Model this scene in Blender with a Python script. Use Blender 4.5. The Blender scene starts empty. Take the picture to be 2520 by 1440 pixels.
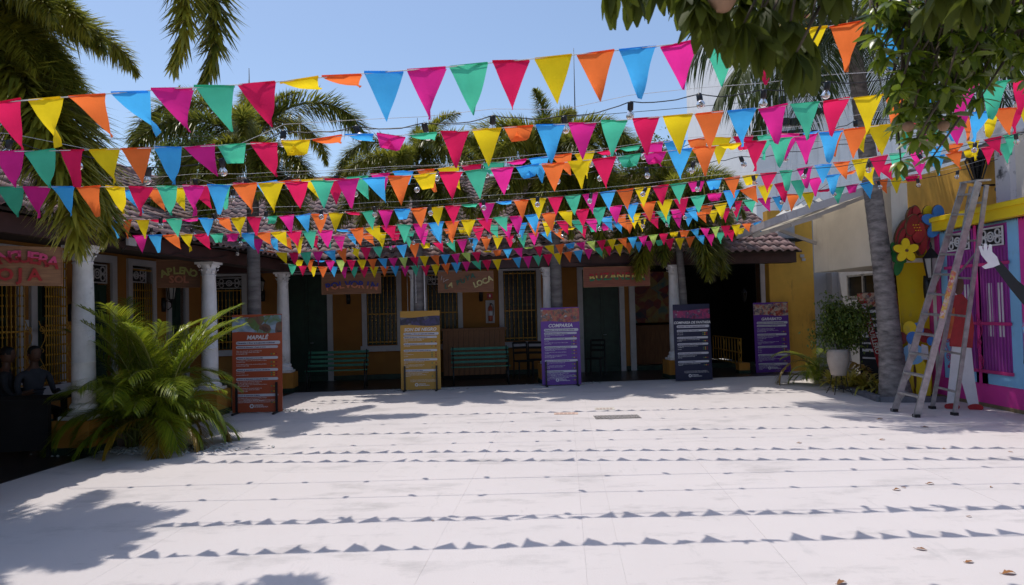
import bpy, bmesh, math, random
from mathutils import Vector, Matrix, Euler, noise
R = math.radians
random.seed(7)
sc = bpy.context.scene
COL = sc.collection
# ------------------------------------------------------------------ camera, sky, sun, exposure
FOC = 1680.0
PITCH, ROLL, CH = R(1.53), -0.025, 1.75
cam_d = bpy.data.cameras.new("camera")
cam = bpy.data.objects.new("camera", cam_d); COL.objects.link(cam)
CR = Matrix.Rotation(R(90) + PITCH, 3, 'X') @ Matrix.Rotation(ROLL, 3, 'Z')
cam.matrix_world = Matrix.Translation((0, 0, CH)) @ CR.to_4x4()
cam_d.sensor_width = 36; cam_d.lens = 24.0; cam_d.clip_start = 0.05; cam_d.clip_end = 2000
cam_d.dof.use_dof = True; cam_d.dof.focus_distance = 12.5; cam_d.dof.aperture_fstop = 5.6
sc.camera = cam
SUN_TRAVEL = Vector((0.21, -0.23, -1.0)).normalized()
world = bpy.data.worlds.new("World"); sc.world = world; world.use_nodes = True
wn = world.node_tree; wn.nodes.clear()
sky = wn.nodes.new("ShaderNodeTexSky"); sky.sky_type = 'NISHITA'; sky.sun_disc = False
to_sun = -SUN_TRAVEL
sky.sun_elevation = math.asin(to_sun.z); sky.sun_rotation = math.atan2(to_sun.x, to_sun.y)
sky.air_density = 1.0; sky.dust_density = 1.3; sky.ozone_density = 2.5; sky.altitude = 0
bg = wn.nodes.new("ShaderNodeBackground"); bg.inputs[1].default_value = 0.15
wo = wn.nodes.new("ShaderNodeOutputWorld")
wn.links.new(sky.outputs[0], bg.inputs[0]); wn.links.new(bg.outputs[0], wo.inputs[0])
sun_d = bpy.data.lights.new("sun", 'SUN'); sun_d.energy = 2.85; sun_d.angle = R(0.53); sun_d.color = (1.0, 0.945, 0.87)
sun = bpy.data.objects.new("sun", sun_d); COL.objects.link(sun)
sun.rotation_euler = SUN_TRAVEL.to_track_quat('-Z', 'Y').to_euler()
sc.view_settings.view_transform = 'Standard'; sc.view_settings.look = 'None'
sc.view_settings.exposure = 0.10; sc.view_settings.gamma = 1.0
try: sc.cycles.max_bounces = 6; sc.cycles.transparent_max_bounces = 8; sc.cycles.sample_clamp_indirect = 4.0
except Exception: pass

# ------------------------------------------------------------------ measuring helpers (photo pixel -> place)
def ray(px, py): return CR @ Vector(((px - 1260) / FOC, (720 - py) / FOC, -1.0))
def P(px, py, Y):
    d = ray(px, py); return Vector((0, 0, CH)) + d * (Y / d.y)
def G(px, py, h=0.0):
    d = ray(px, py); return Vector((0, 0, CH)) + d * ((h - CH) / d.z)
def hor(px): return 765 - 0.025 * (px - 1260)

class Frame:
    """a wall's own axes: x to the right as you face it, y into it, z up"""
    def __init__(s, ox, oy, ang):
        s.o = Vector((ox, oy, 0)); s.a = ang
        s.u = Vector((math.cos(ang), math.sin(ang), 0)); s.v = Vector((-math.sin(ang), math.cos(ang), 0))
    def s_at(s, px, v=0.0, py=None):
        d = ray(px, hor(px) if py is None else py); p0 = s.o + s.v * v
        det = d.x * (-s.u.y) + s.u.x * d.y
        t = (p0.x * (-s.u.y) + s.u.x * p0.y) / det
        return ((d * t) - p0).dot(s.u)
    def h_at(s, px, py, v=0.0):
        d = ray(px, py); p0 = s.o + s.v * v; n = s.v
        t = (p0.dot(n)) / d.dot(n)
        return CH + d.z * t
    def W(s, x, y, z): return s.o + s.u * x + s.v * y + Vector((0, 0, z))

# ------------------------------------------------------------------ materials
MATS = {}
def nt(m): return m.node_tree.nodes, m.node_tree.links
def mat(name, col, rough=0.7, var=0.18, scale=6.0, bump=0.0, bscale=None, metal=0.0, spec=0.4, col2=None, stretch=None, wave=None, coord='Object', trans=0.0):
    if name in MATS: return MATS[name]
    m = bpy.data.materials.new(name); m.use_nodes = True; N, L = nt(m)
    b = N["Principled BSDF"]; b.inputs["Roughness"].default_value = rough; b.inputs["Metallic"].default_value = metal
    b.inputs["Specular IOR Level"].default_value = spec
    tc = N.new("ShaderNodeTexCoord"); mp = N.new("ShaderNodeMapping"); L.new(tc.outputs[coord], mp.inputs[0])
    if stretch: mp.inputs["Scale"].default_value = stretch
    n = N.new("ShaderNodeTexNoise"); n.inputs["Scale"].default_value = scale; n.inputs["Detail"].default_value = 6; n.inputs["Roughness"].default_value = 0.6
    L.new(mp.outputs[0], n.inputs[0])
    c2 = col2 or tuple(max(0, c * (1 - var * 2)) for c in col); c1 = col if col2 else tuple(min(1, c * (1 + var)) for c in col)
    r = N.new("ShaderNodeValToRGB"); r.color_ramp.elements[0].position = 0.3; r.color_ramp.elements[1].position = 0.7
    r.color_ramp.elements[0].color = (*c2, 1); r.color_ramp.elements[1].color = (*c1, 1)
    L.new(n.outputs[0], r.inputs[0]); L.new(r.outputs[0], b.inputs["Base Color"])
    src = n.outputs[0]
    if wave:
        w = N.new("ShaderNodeTexWave"); w.inputs["Scale"].default_value = wave; w.inputs["Distortion"].default_value = 3; w.bands_direction = 'Z'
        L.new(mp.outputs[0], w.inputs[0]); src = w.outputs[1] if len(w.outputs) > 1 else w.outputs[0]
    if bump:
        n2 = N.new("ShaderNodeTexNoise"); n2.inputs["Scale"].default_value = bscale or scale * 5; n2.inputs["Detail"].default_value = 4; L.new(mp.outputs[0], n2.inputs[0])
        bp = N.new("ShaderNodeBump"); bp.inputs["Strength"].default_value = bump; bp.inputs["Distance"].default_value = 0.01
        L.new(src if wave else n2.outputs[0], bp.inputs["Height"]); L.new(bp.outputs[0], b.inputs["Normal"])
    if trans:
        out = N["Material Output"]; t = N.new("ShaderNodeBsdfTranslucent"); L.new(r.outputs[0], t.inputs[0])
        mx = N.new("ShaderNodeMixShader"); mx.inputs[0].default_value = trans
        L.new(b.outputs[0], mx.inputs[1]); L.new(t.outputs[0], mx.inputs[2]); L.new(mx.outputs[0], out.inputs[0])
    MATS[name] = m; return m

def leafmat(name, a, b_, rough=0.42, trans=0.35):
    m = mat(name, a, rough=rough, scale=2.3, col2=b_, trans=trans, spec=0.5)
    N, L = nt(m)                                       # each leaf island takes its own shade of the ramp
    g = N.new("ShaderNodeNewGeometry"); oi = N.new("ShaderNodeObjectInfo")
    ramp = [n for n in N if n.type == 'VALTORGB'][0]; ramp.color_ramp.elements[0].position = 0.1; ramp.color_ramp.elements[1].position = 0.9
    mx = N.new("ShaderNodeMath"); mx.operation = 'ADD'; mu = N.new("ShaderNodeMath"); mu.operation = 'MULTIPLY'; mu.inputs[1].default_value = 0.65
    L.new(g.outputs["Random Per Island"], mu.inputs[0]); m3 = N.new("ShaderNodeMath"); m3.operation = 'MULTIPLY'; m3.inputs[1].default_value = 0.35
    L.new(oi.outputs["Random"], m3.inputs[0]); L.new(mu.outputs[0], mx.inputs[0]); L.new(m3.outputs[0], mx.inputs[1])
    for l in list(ramp.inputs[0].links): m.node_tree.links.remove(l)
    L.new(mx.outputs[0], ramp.inputs[0]); return m

def fabric(name, col):
    m = mat(name, col, rough=0.8, var=0.05, scale=9, bump=0.6, bscale=16, trans=0.6, spec=0.1); return m

def bands(name, cols, cuts, axis=2, rough=0.6):
    """painted letters whose upper and lower halves have different colours"""
    if name in MATS: return MATS[name]
    m = bpy.data.materials.new(name); m.use_nodes = True; N, L = nt(m); b = N["Principled BSDF"]; b.inputs["Roughness"].default_value = rough
    tc = N.new("ShaderNodeTexCoord"); sp = N.new("ShaderNodeSeparateXYZ"); L.new(tc.outputs["Generated"], sp.inputs[0])
    r = N.new("ShaderNodeValToRGB"); r.color_ramp.interpolation = 'CONSTANT'; e = r.color_ramp.elements
    e[0].color = (*cols[0], 1); e[1].position = cuts[0]; e[1].color = (*cols[1], 1)
    for c, k in zip(cols[2:], cuts[1:]): x = e.new(k); x.color = (*c, 1)
    L.new(sp.outputs[axis], r.inputs[0]); L.new(r.outputs[0], b.inputs["Base Color"]); MATS[name] = m; return m

def picture(name, cols, scale=7):
    """a printed photograph: blotches of colour"""
    if name in MATS: return MATS[name]
    m = bpy.data.materials.new(name); m.use_nodes = True; N, L = nt(m); b = N["Principled BSDF"]; b.inputs["Roughness"].default_value = 0.45
    tc = N.new("ShaderNodeTexCoord"); n = N.new("ShaderNodeTexNoise"); n.inputs["Scale"].default_value = scale; n.inputs["Detail"].default_value = 5; n.inputs["Distortion"].default_value = 1.2
    v = N.new("ShaderNodeTexVoronoi"); v.inputs["Scale"].default_value = scale * 1.6; L.new(tc.outputs["Object"], v.inputs[0]); L.new(tc.outputs["Object"], n.inputs[0])
    mx = N.new("ShaderNodeMix"); mx.data_type = 'FLOAT'; mx.inputs[0].default_value = 0.45
    sp = N.new("ShaderNodeSeparateColor"); L.new(v.outputs["Color"], sp.inputs[0]); L.new(n.outputs[0], mx.inputs[2]); L.new(sp.outputs[0], mx.inputs[3])
    r = N.new("ShaderNodeValToRGB"); r.color_ramp.interpolation = 'LINEAR'; e = r.color_ramp.elements
    e[0].color = (*cols[0], 1); e[0].position = 0.2; e[1].color = (*cols[-1], 1); e[1].position = 0.8
    for i, c in enumerate(cols[1:-1]): x = e.new(0.2 + 0.6 * (i + 1) / (len(cols) - 1)); x.color = (*c, 1)
    L.new(mx.outputs[0], r.inputs[0]); L.new(r.outputs[0], b.inputs["Base Color"]); MATS[name] = m; return m

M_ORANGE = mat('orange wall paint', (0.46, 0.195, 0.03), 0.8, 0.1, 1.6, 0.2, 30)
M_OCHRE_SHADE = mat('ochre wall paint shaded', (0.30, 0.125, 0.022), 0.8, 0.1, 1.6, 0.2, 30)  # same ochre paint darkened: arcade shade put into the colour
M_OCHRE_LIT = mat('ochre wall paint lit', (0.74, 0.40, 0.06), 0.8, 0.1, 1.2, 0.2, 30)  # same ochre paint brightened: outdoor light put into the colour
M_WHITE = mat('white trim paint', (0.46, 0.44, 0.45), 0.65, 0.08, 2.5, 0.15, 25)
M_COLUMN = mat('white column paint', (0.82, 0.80, 0.80), 0.6, 0.07, 5, 0.25, 20)
def stain(m, col, lo, hi, scale, amt, st=(1, 1, 1)):
    N, L = nt(m); b = N["Principled BSDF"]; src = b.inputs["Base Color"].links[0].from_socket; g = N.new("ShaderNodeNewGeometry")
    mp = N.new("ShaderNodeMapping"); mp.inputs["Scale"].default_value = st; L.new(g.outputs["Position"], mp.inputs[0])
    n = N.new("ShaderNodeTexNoise"); n.inputs["Scale"].default_value = scale; n.inputs["Detail"].default_value = 10; n.inputs["Roughness"].default_value = 0.7; L.new(mp.outputs[0], n.inputs[0])
    q = N.new("ShaderNodeMapRange"); q.inputs[1].default_value = lo; q.inputs[2].default_value = hi; q.inputs[4].default_value = amt; L.new(n.outputs[0], q.inputs[0])
    x = N.new("ShaderNodeMix"); x.data_type = 'RGBA'; L.new(q.outputs[0], x.inputs[0]); L.new(src, x.inputs[6]); x.inputs[7].default_value = (*col, 1); L.new(x.outputs[2], b.inputs["Base Color"])
stain(M_COLUMN, (0.30, 0.27, 0.25), 0.60, 0.72, 3.5, 0.7); stain(M_COLUMN, (0.45, 0.42, 0.40), 0.5, 0.75, 2.0, 0.5, (4, 4, .6))
for m_ in (M_OCHRE_SHADE, M_ORANGE, M_OCHRE_LIT): stain(m_, (0.16, 0.08, 0.03), 0.56, 0.74, 2.2, 0.6, (2.5, 2.5, .5))
stain(M_WHITE, (0.2, 0.18, 0.16), 0.58, 0.72, 5, 0.6)
M_GREEN = mat('dark green paint', (0.012, 0.035, 0.022), 0.5, 0.2, 5)
M_BENCH = mat('bench green paint', (0.02, 0.13, 0.075), 0.45, 0.2, 6)
M_BLACK = mat('black iron', (0.014, 0.014, 0.016), 0.45, 0.2, 10)
M_BAR = mat('ochre bar paint', (0.50, 0.26, 0.03), 0.5, 0.15, 10)
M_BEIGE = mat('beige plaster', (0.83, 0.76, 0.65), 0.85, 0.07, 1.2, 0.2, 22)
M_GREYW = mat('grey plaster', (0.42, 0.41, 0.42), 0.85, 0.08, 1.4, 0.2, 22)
stain(M_BEIGE, (0.45, 0.39, 0.31), 0.56, 0.78, 1.6, 0.4, (3, 3, .35)); stain(M_BEIGE, (0.25, 0.21, 0.17), 0.68, 0.74, 4, 0.5); stain(M_GREYW, (0.2, 0.19, 0.18), 0.58, 0.75, 1.8, 0.5, (2.5, 2.5, .5))
M_TILE = mat('clay roof tile', (0.42, 0.28, 0.265), 0.85, 0.3, 3.5, 0.3, 18, col2=(0.17, 0.095, 0.09))
M_TILE2 = mat('weathered roof tile', (0.34, 0.25, 0.245), 0.85, 0.3, 4.5, 0.3, 18, col2=(0.11, 0.075, 0.07))
M_FASCIA = mat('brown fascia board', (0.055, 0.022, 0.02), 0.6, 0.2, 3)
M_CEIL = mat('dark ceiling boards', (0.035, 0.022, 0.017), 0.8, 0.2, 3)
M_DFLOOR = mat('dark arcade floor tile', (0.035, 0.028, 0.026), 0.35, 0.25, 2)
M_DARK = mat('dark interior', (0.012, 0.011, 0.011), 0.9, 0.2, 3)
M_WOOD = mat('sign wood', (0.22, 0.095, 0.042), 0.6, 0.2, 3, col2=(0.12, 0.05, 0.026), stretch=(1, 1, 14))
M_WOODL = mat('light sign wood', (0.33, 0.17, 0.08), 0.6, 0.2, 3, col2=(0.17, 0.075, 0.035), stretch=(1, 1, 14))
M_PLANK = mat('counter plank wood', (0.26, 0.12, 0.05), 0.65, 0.2, 3, col2=(0.14, 0.06, 0.03), stretch=(12, 1, 1))
M_ALU = mat('worn aluminium', (0.42, 0.41, 0.40), 0.42, 0.18, 9, 0.1, 60, metal=0.55)
M_CORD = mat('black cable', (0.015, 0.015, 0.017), 0.5)
M_STRING = mat('white string', (0.6, 0.6, 0.6), 0.7)
M_SOCK = mat('black lamp socket', (0.012, 0.012, 0.014), 0.35)
M_STONE = mat('white pebbles', (0.55, 0.54, 0.52), 0.7, 0.3, 30)
M_KERB = mat('grey kerb concrete', (0.17, 0.17, 0.19), 0.8, 0.2, 6, 0.3, 30)
M_SOIL = mat('planting soil', (0.06, 0.045, 0.035), 0.95, 0.3, 20)
M_TRUNK = mat('palm trunk bark', (0.20, 0.185, 0.18), 0.85, 0.3, 3, 0.5, 20, stretch=(1, 1, 5), col2=(0.09, 0.08, 0.08))
M_COCO = mat('coconut trunk bark', (0.34, 0.30, 0.28), 0.85, 0.3, 4.5, 1.0, 22, stretch=(1, 1, 2.6), col2=(0.075, 0.066, 0.064))
M_BARK = mat('brown bark', (0.11, 0.08, 0.055), 0.85, 0.3, 6, 0.4, 20)
M_PALM = leafmat('foxtail leaflet', (0.42, 0.39, 0.045), (0.085, 0.115, 0.02), 0.33, 0.45)
M_PALMD = leafmat('old foxtail leaflet', (0.14, 0.085, 0.035), (0.03, 0.03, 0.014), 0.5, 0.25)
M_ARECA = leafmat('areca leaflet', (0.40, 0.44, 0.03), (0.10, 0.17, 0.018), 0.28, 0.46)
M_ARECAY = leafmat('yellowing areca leaflet', (0.42, 0.24, 0.02), (0.20, 0.15, 0.02), 0.35, 0.35)
M_COCOL = leafmat('coconut leaflet', (0.085, 0.115, 0.022), (0.02, 0.038, 0.010), 0.65, 0.3)
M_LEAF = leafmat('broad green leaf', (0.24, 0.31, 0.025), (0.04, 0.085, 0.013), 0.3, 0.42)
M_LEAF_SHADE = leafmat('shaded green leaf', (0.13, 0.155, 0.015), (0.045, 0.065, 0.010), 0.6, 0.55)  # darker copy of the tree leaf, crown shade put into its colour
M_SHRUB = leafmat('shrub leaf', (0.20, 0.26, 0.04), (0.05, 0.09, 0.015), 0.45, 0.35)
M_STRAP = leafmat('yellow green strap leaf', (0.62, 0.46, 0.06), (0.22, 0.26, 0.04), 0.4, 0.3)
M_STALK = mat('green stalk', (0.16, 0.17, 0.04), 0.5, 0.15, 8)
def glass_mat():
    m = bpy.data.materials.new('bulb glass'); m.use_nodes = True; b = m.node_tree.nodes["Principled BSDF"]
    b.inputs["Base Color"].default_value = (0.95, 0.9, 0.84, 1); b.inputs["Roughness"].default_value = 0.03
    b.inputs["Transmission Weight"].default_value = 0.9; b.inputs["IOR"].default_value = 1.3; return m
M_GLASS = glass_mat()
M_PANE = mat('dark window glass', (0.008, 0.009, 0.01), 0.25, 0.1, 3, spec=0.3)
M_FROST = mat('frosted lantern glass', (0.55, 0.53, 0.5), 0.3, 0.05, 3, trans=0.3)
PENN = {'C': fabric('crimson cloth', (0.80, 0.022, 0.12)), 'Y': fabric('yellow cloth', (0.93, 0.70, 0.02)), 'O': fabric('orange cloth', (0.95, 0.21, 0.05)),
        'B': fabric('blue cloth', (0.08, 0.50, 0.97)), 'M': fabric('magenta cloth', (0.86, 0.035, 0.33)), 'G': fabric('green cloth', (0.09, 0.60, 0.38)), 'L': fabric('lime cloth', (0.62, 0.84, 0.2))}

# ------------------------------------------------------------------ mesh builder
class MB:
    def __init__(s): s.v = []; s.f = []; s.m = []; s.sm = []
    def add(s, vs, fs, mi=0, smooth=False):
        o = len(s.v); s.v += [tuple(v) for v in vs]; s.f += [tuple(i + o for i in f) for f in fs]; s.m += [mi] * len(fs); s.sm += [smooth] * len(fs); return s
    def box(s, x0, x1, y0, y1, z0, z1, mi=0, M=None):
        vs = [Vector(p) for p in ((x0, y0, z0), (x1, y0, z0), (x1, y1, z0), (x0, y1, z0), (x0, y0, z1), (x1, y0, z1), (x1, y1, z1), (x0, y1, z1))]
        if M: vs = [M @ v for v in vs]
        return s.add(vs, [(0, 3, 2, 1), (4, 5, 6, 7), (0, 1, 5, 4), (1, 2, 6, 5), (2, 3, 7, 6), (3, 0, 4, 7)], mi)
    def bar(s, a, b, w, t, up=(0, 0, 1), mi=0):
        a = Vector(a); b = Vector(b); d = (b - a).normalized(); r = d.cross(Vector(up))
        if r.length < 1e-4: r = d.cross(Vector((0, 1, 0)))
        r.normalize(); u = r.cross(d); vs = []
        for p in (a, b):
            for i, j in ((-1, -1), (1, -1), (1, 1), (-1, 1)): vs.append(p + r * (i * w / 2) + u * (j * t / 2))
        return s.add(vs, [(0, 1, 2, 3), (7, 6, 5, 4), (0, 4, 5, 1), (1, 5, 6, 2), (2, 6, 7, 3), (3, 7, 4, 0)], mi)
    def tube(s, pts, rad, n=8, mi=0, cap=True, smooth=True):
        pts = [Vector(p) for p in pts]; rs = rad if isinstance(rad, (list, tuple)) else [rad] * len(pts); vs = []; up = Vector((0.1, 0.93, 0.33))
        for i, p in enumerate(pts):
            d = (pts[min(i + 1, len(pts) - 1)] - pts[max(i - 1, 0)]).normalized(); x = d.cross(up)
            if x.length < 1e-3: x = d.cross(Vector((1, 0, 0)))
            x.normalize(); y = x.cross(d)
            for k in range(n): a = 2 * math.pi * k / n; vs.append(p + (x * math.cos(a) + y * math.sin(a)) * rs[i])
        fs = [(i * n + k, i * n + (k + 1) % n, (i + 1) * n + (k + 1) % n, (i + 1) * n + k) for i in range(len(pts) - 1) for k in range(n)]
        if cap: fs += [tuple(range(n))[::-1], tuple(range((len(pts) - 1) * n, len(pts) * n))]
        return s.add(vs, fs, mi, smooth)
    def lathe(s, prof, n=20, c=(0, 0, 0), mi=0, smooth=True):
        vs = [(c[0] + r * math.cos(2 * math.pi * k / n), c[1] + r * math.sin(2 * math.pi * k / n), c[2] + z) for r, z in prof for k in range(n)]
        fs = [(i * n + k, i * n + (k + 1) % n, (i + 1) * n + (k + 1) % n, (i + 1) * n + k) for i in range(len(prof) - 1) for k in range(n)]
        fs += [tuple(range(n))[::-1], tuple(range((len(prof) - 1) * n, len(prof) * n))]
        return s.add(vs, fs, mi, smooth)
    def prism(s, poly, y0, y1, mi=0):
        """outline in x-z, thickness in y"""
        n = len(poly); vs = [(x, y0, z) for x, z in poly] + [(x, y1, z) for x, z in poly]
        return s.add(vs, [tuple(range(n)), tuple(range(2 * n - 1, n - 1, -1))] + [(i, i + n, (i + 1) % n + n, (i + 1) % n) for i in range(n)], mi)
    def data(s, name, mats):
        me = bpy.data.meshes.new(name); me.from_pydata(s.v, [], s.f)
        for m in (mats if isinstance(mats, (list, tuple)) else [mats]): me.materials.append(m)
        if any(s.m): me.polygons.foreach_set('material_index', s.m)
        me.polygons.foreach_set('use_smooth', s.sm); me.update(); return me
    def build(s, name, mats, parent=None, **k): return link(name, s.data(name, mats), parent, **k)

def link(name, me, parent=None, loc=None, rot=None, scale=None, kind=None):
    o = bpy.data.objects.new(name, me); COL.objects.link(o)
    if parent: o.parent = parent
    if loc is not None: o.location = loc
    if rot is not None: o.rotation_euler = rot
    if scale is not None: o.scale = (scale,) * 3 if isinstance(scale, (int, float)) else scale
    if kind: o['kind'] = kind
    return o
def tag(o, label, cat, group=None):
    o['label'] = label; o['category'] = cat
    if group: o['group'] = group
    return o
def thing(name, label, cat, loc=(0, 0, 0), rz=0, group=None):
    o = bpy.data.objects.new(name, None); COL.objects.link(o); o.location = loc; o.rotation_euler = (0, 0, rz); o.empty_display_size = 0.2
    return tag(o, label, cat, group)
def struct(o): o['kind'] = 'structure'; return o

_txt = {}
def text_mesh(t, size, extrude=0.0, shear=0.0, bold=0.0, align='LEFT', mats=None, res=2):
    key = (t, size, extrude, shear, bold, align, res)
    if key not in _txt:
        c = bpy.data.curves.new('t', 'FONT'); c.body = t; c.size = size; c.extrude = extrude; c.shear = shear; c.offset = bold; c.align_x = align; c.resolution_u = res
        o = bpy.data.objects.new('t', c); COL.objects.link(o); bpy.context.view_layer.update()
        me = bpy.data.meshes.new_from_object(o.evaluated_get(bpy.context.evaluated_depsgraph_get()))
        _txt[key] = ([(v.co.x, -v.co.z, v.co.y) for v in me.vertices], [tuple(p.vertices) for p in me.polygons])
        bpy.data.objects.remove(o); bpy.data.curves.remove(c); bpy.data.meshes.remove(me)
    return _txt[key]
def add_text(mb, t, x, y, z, size, mi=0, **k):
    vs, fs = text_mesh(t, size, **k); mb.add([(a + x, b + y, c + z) for a, b, c in vs], fs, mi); return mb

# ------------------------------------------------------------------ ground, pavement
def floor_mat():
    m = mat('white painted pavement', (0.630, 0.578, 0.562), 0.75, 0.02, 0.8, 0.25, 60, coord='Object'); N, L = nt(m)
    b = N["Principled BSDF"]; src = b.inputs["Base Color"].links[0].from_socket
    g = N.new("ShaderNodeNewGeometry")
    def layer(src, scale, lo, hi, col, amt, st=(1, 1, 1), det=8):
        mp = N.new("ShaderNodeMapping"); mp.inputs["Scale"].default_value = st; L.new(g.outputs["Position"], mp.inputs[0])
        n = N.new("ShaderNodeTexNoise"); n.inputs["Scale"].default_value = scale; n.inputs["Detail"].default_value = det; n.inputs["Roughness"].default_value = 0.7; L.new(mp.outputs[0], n.inputs[0])
        r = N.new("ShaderNodeMapRange"); r.inputs[1].default_value = lo; r.inputs[2].default_value = hi; r.inputs[4].default_value = amt; L.new(n.outputs[0], r.inputs[0])
        x = N.new("ShaderNodeMix"); x.data_type = 'RGBA'; L.new(r.outputs[0], x.inputs[0]); L.new(src, x.inputs[6]); x.inputs[7].default_value = (*col, 1); return x.outputs[2]
    src = layer(src, 1.3, 0.53, 0.68, (0.34, 0.32, 0.31), 0.6, (0.7, 1.5, 1), 12)
    src = layer(src, 0.35, 0.45, 0.7, (0.60, 0.56, 0.55), 0.5, (1, 1, 1), 4)
    src = layer(src, 9.0, 0.63, 0.78, (0.38, 0.36, 0.34), 0.45, (1, 1.6, 1))
    src = layer(src, 2.6, 0.60, 0.72, (0.44, 0.42, 0.41), 0.55, (2.2, 0.5, 1), 10)
    src = layer(src, 42.0, 0.73, 0.79, (0.22, 0.18, 0.15), 0.8, (1, 1, 1), 2)
    oi = N.new("ShaderNodeObjectInfo"); mr = N.new("ShaderNodeMapRange"); mr.inputs[3].default_value = 0.975; mr.inputs[4].default_value = 1.015; L.new(oi.outputs["Random"], mr.inputs[0])
    hv = N.new("ShaderNodeHueSaturation"); L.new(mr.outputs[0], hv.inputs["Value"]); L.new(src, hv.inputs["Color"]); src = hv.outputs[0]
    L.new(src, b.inputs["Base Color"]); return m
M_PAVE = floor_mat()
M_GAP = mat('pavement joint', (0.50, 0.47, 0.46), 0.9, 0.15, 5)
g = MB(); g.box(-400, 400, -300, 500, -0.6, -0.05); struct(g.build('ground', mat('far ground', (0.36, 0.34, 0.31), 0.9, 0.2, 0.3)))
DA = math.atan2(0.5, 6.6)                                    # the joints run with the left wing
pav = struct(MB().box(-9.5, 10.5, -3.0, 22.0, -0.045, -0.012).build('courtyard_pavement', M_GAP))
pav_rot = Matrix.Rotation(-DA, 4, 'Z')
xs = [-8.78 + 1.11 * i for i in range(9)] + [0.35 + 1.11 * i for i in range(10)]
slab_cache = {}
for i in range(len(xs) - 1):
    x0, x1 = xs[i], xs[i + 1]
    yy = -2.5 - (0.8 if i % 2 else 0)
    while yy < 20.5:
        ln = random.choice((4.2, 5.4, 6.6)) if (x1 - x0) > 0.5 else 3.4
        b = MB(); e = 0.0005; z = random.uniform(-0.0005, 0.0005)
        b.box(x0 + e, x1 - e, yy + e * .6, yy + ln - e * .6, -0.040, z)
        ob = b.build('slab', M_PAVE, pav); ob.rotation_euler = (0, 0, -DA)
        yy += ln
# ------------------------------------------------------------------ arcades
FB = Frame(-5.3, 15.95, math.atan2(0.9, 9.3))               # back wing, columns on y = 0
FL = Frame(-5.83, 8.9, R(90) - DA)                          # left wing, columns on y = 0
D_IN = 2.3                                                  # depth of the arcades
def wall_boxes(mb, s0, s1, h1, y0, y1, ops):
    """a wall with real openings: ops = (sa, sb, ha, hb)"""
    x = s0
    for a, b, ha, hb in sorted(ops):
        if a > x: mb.box(x, a, y0, y1, 0, h1)
        if ha > 0: mb.box(a, b, y0, y1, 0, ha)
        if hb < h1: mb.box(a, b, y0, y1, hb, h1)
        x = b
    if x < s1: mb.box(x, s1, y0, y1, 0, h1)

def lattice(w, h, x0, y, z0, mats, parent, back=True):
    """cut-out fretwork panel"""
    b = MB()
    if back: b.box(x0, x0 + w, y + 0.02, y + 0.03, z0, z0 + h, 1)
    t = 0.025
    for a, c, d, e in ((0, w, 0, t), (0, w, h - t, h), (0, t, t, h - t), (w - t, w, t, h - t)): b.box(x0 + a, x0 + c, y, y + 0.018, z0 + d, z0 + e)
    def ring(cx, cz, r, rw, a0=0, a1=360, n=10):
        for k in range(n):
            p, q = R(a0 + (a1 - a0) * k / n), R(a0 + (a1 - a0) * (k + 1) / n); i, o = r - rw / 2, r + rw / 2
            b.add([(x0 + cx + rr * math.cos(t_), yy, z0 + cz + rr * math.sin(t_)) for yy in (y + 0.001, y + 0.016) for rr, t_ in ((i, p), (o, p), (o, q), (i, q))],
                  [(0, 1, 2, 3), (7, 6, 5, 4), (1, 5, 6, 2), (0, 3, 7, 4)])
    cx, cz = w / 2, h / 2; r = h * 0.24
    ring(cx, cz, r, 0.022, n=14); ring(cx, cz, r * 0.45, 0.02, n=10)
    for sx in (-1, 1):
        ring(cx + sx * w * 0.28, cz + h * 0.20, r * 0.7, 0.022, 0, 360, 10); ring(cx + sx * w * 0.28, cz - h * 0.20, r * 0.7, 0.022, 0, 360, 10)
        b.box(x0 + cx + min(sx * r, sx * w * 0.47), x0 + cx + max(sx * r, sx * w * 0.47), y + 0.002, y + 0.015, z0 + cz - 0.012, z0 + cz + 0.012)
        ring(cx + sx * w * 0.45, cz, r * 0.8, 0.02, 90 if sx > 0 else -90, 270 if sx > 0 else 90, 8)
    return b.build('lattice', mats, parent)

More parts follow.
